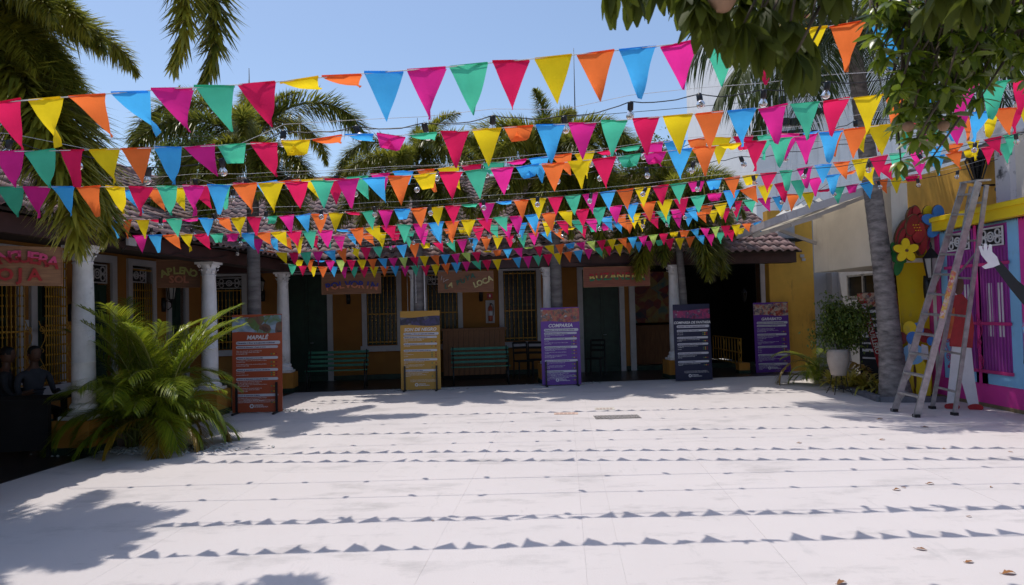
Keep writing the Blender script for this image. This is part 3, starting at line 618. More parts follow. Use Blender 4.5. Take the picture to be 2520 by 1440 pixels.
def ell(cx, cz, rx, rz_, a=0, n=16):
    ca, sa = math.cos(a), math.sin(a)
    return [(cx + rx * math.cos(t) * ca - rz_ * math.sin(t) * sa, cz + rx * math.cos(t) * sa + rz_ * math.sin(t) * ca) for t in [2 * math.pi * k / n for k in range(n)]]
def flower(name, label, p, rz, r, m, rim, petals, parent=None):
    t = thing(name, label, 'flower cutout', p, rz, 'flower cutouts on the booth')
    for k in range(petals):
        a = 2 * math.pi * k / petals + 1.57; cx, cz = math.cos(a) * r * 0.55, math.sin(a) * r * 0.55
        MB().prism(ell(cx, cz, r * 0.50, r * 0.33, a), -0.03 - 0.004 * k, -0.004 * k, 0).build('petal', m, t)
        MB().prism(ell(cx, cz, r * 0.53, r * 0.36, a), -0.0 - 0.004 * k + 0.001, 0.02, 0).build('petal_edge', rim, t)
    MB().prism(ell(0, 0, r * 0.12, r * 0.12), -0.06, -0.031).build('stamen', PK['yel'] if m != PK['yel'] else rim, t)
    return t
DR = mat('dark red print', (0.30, 0.02, 0.022), 0.45, 0.25, 2); DR2 = mat('deep red print', (0.40, 0.03, 0.035), 0.45, 0.25, 3); BL = mat('flower blue print', (0.06, 0.24, 0.66), 0.45, 0.15, 3); BRN = mat('brown cut edge', (0.14, 0.07, 0.03), 0.8); GRN = mat('leaf green print', (0.03, 0.2, 0.05), 0.5, 0.2, 3)
hb = thing('flower_cutout', 'huge dark red hibiscus cutout above the yellow panel', 'flower cutout', P(2241, 572, BZ - .35), 0, 'flower cutouts on the booth')
for k, (x, z, rx, rz_, a) in enumerate(((-.14, .02, .11, .26, .5), (.02, .22, .10, .24, .1), (.11, .24, .09, .24, -.15), (.20, .08, .10, .26, -.2), (.17, -.16, .09, .26, .1), (.02, -.05, .15, .24, 0), (-.17, -.16, .10, .24, .15), (-.06, -.2, .11, .22, 0), (.09, -.02, .12, .2, .2), (-.02, .12, .1, .2, .3))):
    MB().prism(ell(x, z, rx * .95, rz_ * .95, -a), -0.03 - 0.008 * k, -0.008 * k).build('petal', DR if k % 2 else DR2, hb); MB().prism(ell(x, z, rx + .008, rz_ + .008, -a), -.022 - .008 * k, 0.02).build('petal_edge', BRN, hb)
for k in range(9): MB().prism(ell(.03 + .045 * (k % 3) - .02 * (k // 3), .02 + .05 * (k // 3), .008, .008, 0, 6), -.118, -.10).build('pollen_dot', PK['yel'], hb)
flower('flower_cutout', 'yellow five-petalled flower cutout at the left edge of the yellow panel', P(2228, 617, BZ - .5), 0, 0.21, PK['yel'], BRN, 5)
flower('flower_cutout', 'yellow flower cutout between the red hibiscus and the blue flower', P(2284, 545, BZ - .2), 0, 0.27, PK['yel'], BRN, 4)
flower('flower_cutout', 'blue flower cutout beside the ladder at the booth corner', P(2309, 548, BZ - .4), 0, 0.30, BL, BRN, 5)
t = thing('leaf_cutout', 'dark green painted leaves below the red hibiscus', 'cutout', P(2206, 628, BZ - .3))
for k, (x, z, a) in enumerate(((0, 0.05, 0.4), (0.03, -0.18, -0.3), (-0.02, -0.05, 1.2))): MB().prism(ell(x, z, 0.08, 0.2, a), -0.02 - .003 * k, 0.0).build('leaf', GRN, t)
lantern(P(2281, 660, BZ - .35), 0, 'black lantern mounted on the yellow end of the painted booth', 0.10, 1.35)
# stylised masked figure cut out of board
t = thing('mask_cutout', 'flat cutout of a flower-headed carnival dancer with yellow trousers', 'cutout', G(2272, 985) + Vector((0, 0.25, 0)), R(-20)); t.scale = (.68, .8, .72)
pts = lambda l: [(x, z) for x, z in l]
MB().prism(pts([(-.30, .02), (-.05, .0), (0, .35), (.06, 0), (.36, .05), (.40, .55), (.22, .98), (-.2, .98), (-.34, .6)]), -0.02, 0).build('trousers', PK['yel'], t)
MB().prism(ell(0, 1.1, .27, .26), -0.025, 0).build('skirt', PK['blue'], t); MB().prism(ell(0, 1.28, .12, .32), -0.03, -0.0255).build('tie', PK['wht'], t)
for k, (x, z, r, m) in enumerate(((-.28, 1.5, .15, DR), (.30, 1.56, .17, DR), (.12, 1.72, .15, BL), (-.06, 1.75, .16, PK['yel']), (0, 1.5, .15, BL), (.42, 1.42, .10, BL))): MB().prism(ell(x, z, r, r * 1.1), -0.03 - .003 * k, -0.01 - .003 * k).build('flower', m, t)
MB().prism(pts([(.18, .98), (.36, .95), (.34, 1.3), (.2, 1.35)]), -0.028, -0.01).build('sleeve', PK['wht'], t)
MB().prism(ell(0.02, .55, .035, .3), -0.027, -.0205).build('chain', BRN, t)
# cutout man behind the ladder
mo = P(2368, 985, 10.95); mo.z = 0
t = thing('dancer_cutout', 'flat cutout of a dancer in red shirt and white trousers behind the ladder', 'cutout', mo, R(-25)); t.scale = (.66, 1, .93)
RED = mat('red shirt print', (0.42, 0.012, 0.02), 0.45, 0.2, 4); SKN = mat('brown skin print', (0.13, 0.05, 0.03), 0.5, 0.2, 5); ORP = mat('orange arm print', (0.6, 0.13, 0.03), 0.5, 0.2, 6)
MB().prism(pts([(-.33, .08), (-.12, .06), (-.02, .55), (.12, .06), (.33, .08), (.26, .6), (.22, 1.15), (-.16, 1.15), (-.24, .6)]), -0.02, 0).build('trousers', PK['wht'], t)
MB().prism(pts([(-.22, 1.08), (.25, 1.05), (.30, 1.4), (.24, 1.82), (.08, 1.98), (-.12, 1.95), (-.24, 1.75), (-.42, 1.35), (-.36, 1.15), (-.2, 1.4)]), -0.03, -0.0).build('shirt', RED, t)
MB().prism(ell(0.02, 2.13, .11, .17), -0.03, 0).build('head', SKN, t)
MB().prism(pts([(-.3, 1.2), (-.2, 1.22), (-.1, 1.55), (-.08, 1.75), (-.18, 1.72), (-.26, 1.45)]), -0.036, -0.031).build('arm', ORP, t)
MB().prism(ell(-.22, .04, .16, .06), -0.03, 0).prism(ell(.26, .04, .16, .06), -0.03, 0).build('shoe', RED, t)
# cutout dancer in black at the right edge
mo = P(2590, 985, 9.45); mo.z = 0
t = thing('dancer_cutout', 'flat cutout of a dancer in black with raised white-gloved hand, cut by the frame', 'cutout', mo, R(-28)); t.scale = (.93, .93, .93)
MB().prism(pts([(-.35, .05), (.3, .05), (.4, .9), (.35, 1.35), (.15, 1.5), (-.12, 1.5), (-.3, 1.25), (-.33, .9), (-.2, .5)]), -0.02, 0).build('trousers', PK['blk'], t)
MB().prism(pts([(-.30, 1.28), (-.33, 1.45), (-.22, 1.75), (.12, 1.8), (.12, 1.3)]), -0.026, -0.021).build('shirt', picture('flower shirt print', [(0.6, 0.4, 0.02), (0.05, 0.3, 0.6), (0.5, 0.03, 0.03), (0.1, 0.4, 0.4)], 12), t)
MB().prism(pts([(-.25, 1.7), (-.08, 1.85), (-.36, 2.15), (-.58, 2.48), (-.66, 2.40), (-.45, 2.02)]), -0.03, -0.021).build('sleeve', PK['blk'], t)
MB().prism(pts([(-.57, 2.40), (-.66, 2.36), (-.76, 2.34), (-.80, 2.38), (-.72, 2.43), (-.80, 2.56), (-.83, 2.70), (-.79, 2.70), (-.77, 2.62), (-.76, 2.73), (-.72, 2.73), (-.72, 2.62), (-.69, 2.72), (-.66, 2.71), (-.66, 2.60), (-.60, 2.52)]), -0.034, -0.0305).build('glove', PK['wht'], t)
MB().prism(ell(-.02, 1.98, .2, .24), -0.034, 0).build('hat', PK['blk'], t); MB().prism(ell(0.0, 1.97, .1, .12), -0.04, -0.035).build('face', PK['pink'], t)
MB().prism(pts([(-.08, 1.28), (.1, 1.2), (.1, 1.75), (-.02, 1.72)]), -0.032, -0.027).build('sash', PK['yel'], t)

# ------------------------------------------------------------------ step ladder
tA, tB = P(2372, 452, 10.75), P(2408, 448, 10.25)
FLb, FRb = G(2201, 1013), G(2255, 1027); RLb, RRb = G(2294, 1006), G(2349, 1022)
ld = thing('step_ladder', 'tall worn aluminium step ladder standing in front of the painted booth', 'ladder', FLb)
ld.location = (0, 0, 0)
off = Vector((6.4, 10.6, 0)); ld.location = off
q = lambda v: Vector(v) - off
for a_, b_ in ((FLb, tA), (FRb, tB)): MB().bar(q(a_), q(b_), 0.095, 0.028, up=(0, 1, 0)).build('front_rail', M_ALU, ld)
rA, rB = tA + Vector((0.12, 0, -0.05)), tB + Vector((0.12, 0, -0.05))
for a_, b_ in ((RLb, rA), (RRb, rB)): MB().bar(q(a_), q(b_), 0.06, 0.03, up=(0, 1, 0)).build('rear_rail', M_ALU, ld)
for k in range(11):
    t_ = 0.085 + k * 0.0865; a_, b_ = FLb.lerp(tA, t_), FRb.lerp(tB, t_)
    mb = MB().bar(q(a_), q(b_), 0.10, 0.028, up=(0, 0, 1))
    if k % 2 == 0 or k < 3:
        mb.bar(q(a_.lerp(b_, 0.02)) - Vector((0, 0, 0.13)), q(a_.lerp(b_, 0.25)), 0.012, 0.02); mb.bar(q(a_.lerp(b_, 0.98)) - Vector((0, 0, 0.13)), q(a_.lerp(b_, 0.75)), 0.012, 0.02)
    mb.build('step', M_ALU, ld)
for k in range(6):
    t_ = 0.10 + k * 0.165; a_, b_ = RLb.lerp(rA, t_), RRb.lerp(rB, t_)
    mb = MB().bar(q(a_), q(b_), 0.03, 0.03)
    if k == 3: mb.bar(q(a_), q(RRb.lerp(rB, t_ + 0.12)), 0.02, 0.02)
    mb.build('cross_brace', M_ALU, ld)
MB().bar(q(tA) + Vector((0.06, 0.03, 0.02)), q(tB) + Vector((0.06, -0.03, 0.02)), 0.2, 0.03).build('top_cap', M_ALU, ld)
lb_ = FRb.lerp(tB, 0.42); lc_ = FRb.lerp(tB, 0.62)
MB().bar(q(lb_) + Vector((-0.022, -0.012, 0)), q(lc_) + Vector((-0.022, -0.012, 0)), 0.06, 0.028, up=(0, 1, 0)).build('warning_sticker', picture('sticker print', [(0.5, 0.5, 0.5), (0.6, 0.4, 0.05), (0.5, 0.1, 0.1), (0.6, 0.6, 0.6)], 14), ld)
for p_ in (FLb, FRb, RLb, RRb): MB().box(-0.035, 0.035, -0.05, 0.05, 0, 0.045).build('foot', M_BLACK, ld).location = q(p_)

# ------------------------------------------------------------------ poster stands
def pill(mb, x0, x1, z, h, y, mi=0):
    r = h / 2; n = 6; poly = [(x0 + r - r * math.sin(math.pi * k / n), z + r * math.cos(math.pi * k / n)) for k in range(n + 1)][::1] + [(x1 - r + r * math.sin(math.pi * k / n), z - r * math.cos(math.pi * k / n)) for k in range(n + 1)]
    mb.prism(poly, y - 0.003, y, mi)
DIM = "Dimensión 1: Rigor en la ejecución tradicional"
EL = ["Elemento de observación 1: Puesta en escena", "Elemento de observación 2: Coreografía", "Elemento de observación 3: Vestuario y Parafernalia", "Elemento de observación 4: Animación del ritmo", "Elemento de observación 5: Música"]
BODY = ["La corporeidad es uno de sus elementos distintivos,", "considerado como pareja, desafiando al", "ritmo en su desarrollo. La fuerza del baile y del", "canto en la ejecución y fuerza de la música.", "La coreografía es libre y es de recrear el baile y el ritmo,", "hombres y mujeres figuran el movimiento."]
W_TXT = mat('white lettering', (0.72, 0.71, 0.72), 0.5, 0.02, 3); W_PILL = mat('white printed bar', (0.58, 0.57, 0.62), 0.45, 0.04, 3); NAVY = mat('navy lettering', (0.03, 0.035, 0.10), 0.5)
DOTS = [mat('green dot', (0.10, 0.22, 0.10), 0.5), mat('yellow dot', (0.65, 0.42, 0.04), 0.5), mat('red dot', (0.30, 0.03, 0.03), 0.5)]
def poster(title, pxl, pxr, pyb, Y, rz, col, photo, rows, label, tsize=0.075, lean=0.03, legs=True, topbar=False):
    bl = G((pxl + pxr) / 2, pyb); W_, H_ = 0.90, 1.80
    t = thing('poster_stand', label, 'poster stand', bl, rz, 'carnival poster stands along the arcade')
    Mx = Matrix.Rotation(-lean, 4, 'X')
    board = MB().box(-W_ / 2, W_ / 2, 0, 0.02, 0.02, H_).build('board', mat(title + ' board print', col, 0.45, 0.05, 1.5), t); board.matrix_local = Mx
    n = 16; top = H_ - (0.13 if topbar else 0.01); hb = H_ - 0.33
    wave = [(-W_ / 2 + W_ * k / n, hb + 0.018 * math.sin(k / n * 5.5 + 0.6)) for k in range(n + 1)]
    up = [(W_ / 2 - W_ * k / n, top + (0.018 * math.sin(k / n * 5 + 1) - (0.02 if not topbar else 0)) - 0.003) for k in range(n + 1)]
    mb = MB(); vs = [(x * 0.999, -0.003, z) for x, z in wave] + [(x * .999, -0.003, z) for x, z in reversed(up)]
    mb.add(vs, [(k, k + 1, n + 2 + k, n + 1 + k) for k in range(n)]); mb.build('header_picture', photo, board)
    add_text(MB(), title, 0, -0.003, H_ - 0.455, tsize, align='CENTER', shear=0.25, bold=0.0035 if len(title) < 12 else 0.0025, res=3).build('title', W_TXT, board)
    z = H_ - 0.52; body = MB(); ei = 0
    for kind in rows:
        if kind == 'D':
            pm_ = MB(); pill(pm_, -0.38, 0.42, z, 0.062, -0.003); pb_ = pm_.build('printed_bar', W_PILL, board); add_text(MB(), DIM, -0.35, -0.0075, z - 0.013, 0.036, bold=0.0012).build('bar_text', NAVY, board); z -= 0.077
        elif kind == 'E':
            pm_ = MB(); pill(pm_, -0.38, 0.38, z, 0.048, -0.003); pb_ = pm_.build('printed_bar', W_PILL, board); pb_.data.name = 'printed_bar'; add_text(MB(), EL[min(ei, 4)], -0.355, -0.0075, z - 0.010, 0.028, bold=0.0010).build('bar_text', NAVY, board); ei += 1; z -= 0.060
        elif kind == '.': z -= 0.022
        else:
            for k in range(int(kind)):
                ln = BODY[(k + ei * 2) % 6]; ln = ln if k < int(kind) - 1 else ln[:random.choice((9, 14, 22))]
                add_text(body, ln, -0.375, -0.0035, z + 0.006, 0.024, bold=0.0005, res=1); z -= 0.026
            for d, xx in enumerate((0.26, 0.305, 0.35)):
                MB().prism(ell(xx, z + 0.030, 0.015, 0.015, n=8), -0.006, -0.003).build('dot', DOTS[d], board)
            z -= 0.016
    for k in range(3): add_text(body, BODY[(k * 2) % 6] + ' ' + BODY[(k + 1) % 6], -0.24, -0.0035, 0.235 - 0.02 * k, 0.015, bold=0.0004, res=1)
    lg = MB()
    for k in range(6): lg.prism(ell(-0.10 + 0.028 * math.cos(k * 1.05), 0.13 + 0.028 * math.sin(k * 1.05), 0.012, 0.017, k * 1.05, 8), -0.006, -0.003)
    add_text(lg, "CARNAVAL", -0.055, -0.0035, 0.135, 0.032, bold=0.001); add_text(lg, "DE BARRANQUILLA", -0.055, -0.0035, 0.105, 0.028, bold=0.001)
    lg.build('printed_logo', W_TXT, board); body.build('body_text', W_TXT, board);
    if legs:
        for sx in (-1, 1):
            lx = sx * W_ * 0.40
            MB().box(lx - 0.018, lx + 0.018, -0.05, -0.02, 0, 0.56).bar((lx, -0.26, 0.015), (lx, 0.3, 0.015), 0.04, 0.03).build('support_leg', M_BLACK, t)
    return t
C1 = picture('mapale photo', [(0.03, 0.03, 0.03), (0.2, 0.10, 0.07), (0.12, 0.2, 0.06), (0.25, 0.33, 0.45), (0.45, 0.52, 0.62)], 4.5)
C2 = picture('son photo', [(0.01, 0.01, 0.015), (0.03, 0.025, 0.06), (0.06, 0.05, 0.16), (0.02, 0.02, 0.03), (0.3, 0.3, 0.36)], 5)
C3 = picture('comparsa photo', [(0.05, 0.06, 0.04), (0.35, 0.06, 0.07), (0.4, 0.16, 0.08), (0.10, 0.08, 0.08), (0.5, 0.45, 0.45)], 9)
C4 = picture('fantasia photo', [(0.04, 0.01, 0.03), (0.35, 0.03, 0.12), (0.22, 0.03, 0.12), (0.03, 0.03, 0.09), (0.5, 0.3, 0.35)], 10)
C5 = picture('garabato photo', [(0.05, 0.02, 0.02), (0.45, 0.08, 0.05), (0.5, 0.4, 0.3), (0.10, 0.05, 0.10), (0.55, 0.5, 0.42)], 9)
random.seed(5)
poster('MAPALÉ', 575, 692, 1017, 0, R(2), (0.42, 0.085, 0.035), C1, ['D', 'E', '.', '3', '.', 'E', '2', '2', '.', 'E', '1', '1', '.', 'E', '4', '3', '.', 'E', '4'], 'rust red poster stand titled MAPALÉ beside the big areca palm', 0.105)
poster('SON DE NEGRO', 988, 1085, 961, 0, R(1), (0.50, 0.27, 0.045), C2, ['D', 'E', '3', 'E', '1', '.', '.', 'E', '1', '1', '1', '.', 'E', '2', '3', '.', 'E', '4'], 'mustard yellow poster stand titled SON DE NEGRO', 0.100, topbar=True)
poster('COMPARSA', 1338, 1428, 949, 0, R(2), (0.14, 0.045, 0.30), C3, ['D', 'E', '2', 'E', '1', '2', '.', 'E', '2', '2', '3', '.', 'E', '2', '3', '.', 'E', '3', '3'], 'purple poster stand titled COMPARSA in front of the middle palm', 0.108)
poster('COMPARSA DE FANTASIA', 1668, 1750, 938, 0, R(8), (0.018, 0.02, 0.055), C4, ['D', '.', 'E', '1', '1', '.', 'E', '2', '.', 'E', '2', '1', '.', '.', 'E', '3', '.', '.', 'E', '2'], 'dark navy poster stand titled COMPARSA DE FANTASIA beside a white column', 0.078, legs=False, topbar=True)
poster('GARABATO', 1862, 1946, 918, 0, R(2), (0.11, 0.03, 0.26), C5, ['D', 'E', '.', '4', '.', 'E', '3', '1', '3', '.', 'E', '1', '1', '1', '.', 'E', '5', '.', 'E', '4'], 'violet poster stand titled GARABATO against the ochre end wall', 0.098, legs=False)
# banners propped behind the coconut trunk
t = thing('banner', 'black banner with white bars and a red strip leaning behind the coconut trunk', 'banner', Vector((7.55, 14.3, 0.1)), R(-62))
bd = MB().box(-0.35, 0.45, 0, 0.02, 0, 1.85).build('board', mat('black banner print', (0.012, 0.014, 0.022), 0.5, 0.1, 2), t)
MB().box(-0.35, 0.45, -0.004, -0.001, 1.55, 1.84).build('header_picture', C5, bd)
mb = MB()
for k, (h_, l_) in enumerate(((1.42, .6), (1.27, .7), (1.13, .7), (0.98, .6), (0.9, .6), (0.76, .6), (0.6, .45), (0.45, .4))): mb.box(-0.28, -0.28 + l_, -0.005, -0.001, h_, h_ + (0.06 if k % 2 == 0 else 0.035))
mb.build('printed_bar', W_PILL, bd)
t = thing('red_banner', 'narrow red banner with upright white lettering beside the coconut trunk', 'banner', P(2136, 905, 13.6) * 1.0, R(-20))
t.location.z = 0.05
bd = MB().add([(-0.12, 0, 1.72), (0.02, 0, 1.72), (0.36, 0, 0.15), (0.24, 0, 0.15), (-0.12, 0.02, 1.72), (0.02, 0.02, 1.72), (0.36, 0.02, 0.15), (0.24, 0.02, 0.15)], [(0, 3, 2, 1), (4, 5, 6, 7), (0, 1, 5, 4), (1, 2, 6, 5), (2, 3, 7, 6), (3, 0, 4, 7)]).build('board', mat('red banner print', (0.35, 0.01, 0.02), 0.5, 0.1, 2), t)
mb = MB(); vs, fs = text_mesh('BARRANQUILLERO', 0.12, bold=0.003)
Mx = Matrix.Translation((-0.075, -0.006, 1.66)) @ Matrix.Rotation(R(77.5), 4, 'Y')
mb.add([Mx @ Vector(v) for v in vs], fs); mb.build('lettering', W_TXT, bd)
t = thing('white_banner', 'white banner with a colourful photo and a yellow band right of the coconut trunk', 'banner', P(2214, 960, 13.2) * 1.0, R(-8)); t.location.z = 0.05
bd = MB().box(-0.2, 0.3, 0, 0.02, 0, 1.85).build('board', PK['wht'], t); MB().box(-0.2, 0.3, -0.004, -0.001, 1.28, 1.85).build('header_picture', C3, bd)
MB().box(-0.2, 0.3, -0.004, -0.001, 1.03, 1.08).build('band', PK['yel'], bd)

# ------------------------------------------------------------------ hanging wooden name signs
def letters(t, fr_sign, items, size, mats_, y, arch=None, bold=0.006, ex=0.012):
    for (ch, x, z, rot) in items:
        vs, fs = text_mesh(ch, size, extrude=ex, bold=bold, align='CENTER', res=2)
        Mx = Matrix.Translation((x, y, z)) @ Matrix.Rotation(rot, 4, 'Y')
        MB().add([Mx @ Vector(v) for v in vs], fs).build('letter', mats_, fr_sign)
def sign(label, p0, p1, Yd, woodm, rz, draw, hang=0.35):
    """p0 = top-left pixel, p1 = bottom-right pixel, both at a depth"""
    a, b = P(p0[0], p0[1], Yd[0]), P(p1[0], p1[1], Yd[1]); w_ = math.hypot(b.x - a.x, b.y - a.y); h_ = (a.z - b.z)
    c = (a + b) / 2; t = thing('name_sign', label, 'sign', (c.x, c.y, c.z), rz, 'hanging wooden name signs')
    bd = MB(); bd.box(-w_ / 2, w_ / 2, 0, 0.025, -h_ / 2, h_ / 2); bd.build('board', woodm, t)
    fe = MB()
    for x0, x1, z0, z1 in ((-w_ / 2, w_ / 2, -h_ / 2, -h_ / 2 + .012), (-w_ / 2, w_ / 2, h_ / 2 - .012, h_ / 2), (-w_ / 2, -w_ / 2 + .012, -h_ / 2 + .012, h_ / 2 - .012), (w_ / 2 - .012, w_ / 2, -h_ / 2 + .012, h_ / 2 - .012)): fe.box(x0, x1, -0.008, -0.001, z0, z1)
    fe.build('edge_strip', M_WOODL, t)
    hk = MB()
    for sx in (-1, 1): hk.tube([(sx * w_ * .38, 0.01, h_ / 2), (sx * w_ * .38, 0.03, 3.02 - c.z if 3.02 > c.z + h_ / 2 else h_ / 2 + hang)], 0.004, 5)
    hk.build('hanger', M_BLACK, t); draw(t, w_, h_); return t
def arched(t, word, size, w_, z, m, dz=0.05, ang=0.18, x0=0.0, sp=None):
    n = len(word); sp = sp or w_ / n
    letters(None, t, [(ch, x0 + (i - (n - 1) / 2) * sp, z - dz * ((i - (n - 1) / 2) / (n / 2)) ** 2, (i - (n - 1) / 2) / (n / 2) * ang) for i, ch in enumerate(word) if ch != ' '], size, m, -0.016)
ang_L = FL.a - R(18)
def d1(t, w_, h_):
    arched(t, 'MANGUERA', 0.185, w_ * 0.84, 0.04, bands('pink and red letter paint', [(0.30, 0.008, 0.012), (0.55, 0.05, 0.16)], [0.5]), 0.07, 0.25); arched(t, 'ROJA', 0.19, 0.62, -h_ * .36, mat('red letter paint', (0.36, 0.008, 0.012), 0.4), 0, 0, -0.06, 0.135)
sign('wooden sign reading MANGUERA ROJA in pink and red letters', (-42, 598), (128, 706), (7.3, 8.1), M_WOODL, R(38), d1)
def d2(t, w_, h_):
    arched(t, 'APLENO', 0.18, w_ * .74, 0.0, mat('lime letter paint', (0.36, 0.36, 0.10), 0.5), 0.07, 0.42); arched(t, 'SOL', 0.185, .36, -h_ * .32, mat('salmon letter paint', (0.45, 0.16, 0.09), 0.5, 0.2, 8), 0, 0)
sign('small square wooden sign reading A PLENO SOL in lime and salmon letters', (390, 637), (487, 709), (12.3, 12.9), M_WOOD, R(22), d2)
def d3(t, w_, h_): arched(t, 'POLVORIN', 0.225, w_ * .86, -0.09, bands('blue and salmon letter paint', [(0.45, 0.15, 0.07), (0.012, 0.018, 0.16)], [0.42]), 0.06, 0.28)
sign('wide wooden sign reading POLVORIN in blue and salmon letters', (791, 675), (938, 722), (15.5, 15.6), M_WOOD, R(4), d3)
def d4(t, w_, h_):
    G4 = mat('bottle green letter paint', (0.015, 0.09, 0.06), 0.4); Y4 = mat('cream letter paint', (0.48, 0.42, 0.18), 0.5)
    letters(None, t, [('L', -.46, -.15, .1)], .15, G4, -.016); letters(None, t, [('A', -.36, -.11, .3)], .15, Y4, -.016)
    letters(None, t, [('P', -.17, -.07, -.2), ('U', -.06, -.03, -.15), ('Y', .05, .03, -.1), ('A', .17, .08, -.1)], .155, G4, -.016)
    letters(None, t, [('L', .24, -.13, -.35), ('O', .34, -.09, -.35), ('C', .46, -.05, -.35), ('A', .58, 0.0, -.35)], .18, Y4, -.016)
    MB().tube([(-.55, -.01, .15), (-.57, -.01, .05), (-.5, -.01, .09), (-.52, -.01, .0), (-.45, -.01, .05), (-.4, -.01, .06)], .006, 5).build('painted_scrawl', W_PILL, t)
sign('wooden sign reading LA PUYA LOCA in green and cream letters', (1077, 669), (1215, 718), (15.75, 15.9), M_WOOD, R(3), d4)
def d5(t, w_, h_): arched(t, 'BUZANERA', 0.24, w_ * .84, -.07, bands('red yellow green letter paint', [(0.015, 0.16, 0.07), (0.55, 0.42, 0.10), (0.38, 0.01, 0.02)], [0.33, 0.66]), 0.03, 0.1)
sign('wooden sign with red, yellow and green letters half hidden by hanging fronds', (1436, 657), (1598, 704), (16.2, 16.4), mat('red brown sign wood', (0.26, 0.08, 0.04), 0.6, 0.2, 3, stretch=(1, 1, 14), col2=(0.16, 0.05, 0.03)), R(2), d5)
# ------------------------------------------------------------------ benches, counter, rail, extinguisher, chairs
def bench(px0, px1, pyg, label, rz):
    c = G((px0 + px1) / 2, pyg); a, b = P(px0, pyg, c.y), P(px1, pyg, c.y); w_ = b.x - a.x
    t = thing('bench', label, 'bench', c, rz, 'green slatted benches in the arcade')
    sl = MB().box(-w_ / 2, w_ / 2, -0.03, 0.03, -0.012, 0.012).data('slat', M_BENCH)
    for k in range(4): link('slat', sl, t, loc=(0, 0.02 + k * 0.10, 0.44 - k * 0.006))
    for k in range(4): link('slat', sl, t, loc=(0, 0.42 + k * 0.03, 0.53 + k * 0.105), rot=(R(75), 0, 0))
    for sx in (-1, 1):
        x = sx * (w_ / 2 - 0.05); mb = MB()
        mb.tube([(x, -0.02, 0), (x, 0.02, 0.2), (x, 0.0, 0.41), (x, 0.4, 0.41), (x, 0.52, 0.9)], 0.018, 6).tube([(x, 0.44, 0), (x, 0.38, 0.2), (x, 0.4, 0.41)], 0.018, 6)
        mb.tube([(x, 0.0, 0.41), (x, -0.02, 0.62), (x, 0.1, 0.66), (x, 0.43, 0.64)], 0.016, 6).build('end_frame', M_BLACK, t)
bench(752, 902, 958, 'green slatted bench in front of the tall green door, left of the mustard poster', FB.a)
bench(1112, 1258, 948, 'green slatted bench in front of the plank counter, right of the mustard poster', FB.a)
cs0, cs1 = FB.s_at(1088, 1.5), FB.s_at(1241, 1.5)
t = thing('plank_counter', 'brown counter of upright wooden planks under the barred window', 'counter', FB.W(cs0, 1.5, 0), FB.a)
n = 12; wd = (cs1 - cs0) / n
for k in range(n): link('plank', MB().box(0.004, wd - 0.004, random.uniform(-.006, .006), 0.03, 0.10, 1.27).data('plank', M_PLANK), t, loc=(k * wd, 0, 0))
MB().box(-0.05, cs1 - cs0 + 0.05, -0.06, 0.5, 1.27, 1.32).build('top', M_PLANK, t); MB().box(0, cs1 - cs0, 0.04, 0.45, 0.004, 0.1).box(0, cs1 - cs0, .36, .4, .1, 1.27).build('base', M_DARK, t)
rl = thing('iron_railing', 'low ochre scrolled iron railing in the dark passage beside the navy poster', 'railing', G(1757, 905) * 1.0, R(0))
a = G(1757, 900); b = G(1826, 917); rl.location = (a.x, a.y, 0); v = b - a; rl.rotation_euler.z = math.atan2(v.y, v.x); ln = v.length
for k in range(11): MB().tube([(ln * k / 10, 0, 0.18), (ln * k / 10, 0, 0.86)], 0.011, 5).build('bar', M_BAR, rl)
for z in (0.2, 0.5, 0.86): MB().box(0, ln, -0.015, 0.015, z, z + 0.03).build('rail', M_BAR, rl)
scroll(rl, ln * 0.45, -0.03, 0.2, 0.65); scroll(rl, ln - 0.02, -0.03, 0.2, 0.65)
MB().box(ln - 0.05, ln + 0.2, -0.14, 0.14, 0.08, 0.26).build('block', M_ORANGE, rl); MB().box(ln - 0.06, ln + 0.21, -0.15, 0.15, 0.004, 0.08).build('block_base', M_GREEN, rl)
e = on_wall(FB, 1207, 795, yb - 0.02)
t = thing('fire_extinguisher', 'small fire extinguisher on a white backing board right of the LA PUYA LOCA sign', 'fire extinguisher', e, FB.a)
MB().box(-0.12, 0.12, -0.02, 0.0, 0, 0.62).build('backing_board', M_WHITE, t)
EXR = mat('extinguisher paint', (0.38, 0.07, 0.03), 0.35, 0.1, 5)
MB().lathe([(0.055, 0.05), (0.062, 0.07), (0.062, 0.40), (0.045, 0.45), (0.02, 0.47), (0.02, 0.5)], 14, (0, -0.09, 0)).build('cylinder', EXR, t)
MB().lathe([(0.0635, 0.2), (0.0635, 0.33)], 14, (0, -0.09, 0)).build('printed_label', W_PILL, t)
MB().box(-0.015, 0.05, -0.10, -0.08, 0.5, 0.54).tube([(0, -0.09, 0.52), (0.07, -0.1, 0.5), (0.085, -0.1, 0.38), (0.07, -.1, .2)], 0.009, 6).build('hose', M_BLACK, t)
t = thing('fire_sign', 'small red square sign on the wall directly above the fire extinguisher', 'sign', e + Vector((0, -0.01, 0.67)), FB.a)
MB().box(-0.075, 0.075, -0.012, 0, 0, 0.14).build('plate', mat('red sign paint', (0.40, 0.012, 0.02), 0.4), t); MB().prism([(-.02, .04), (.02, .04), (.02, .09), (0, .115), (-.02, .09)], -0.016, -0.0125).build('pictogram', W_TXT, t)
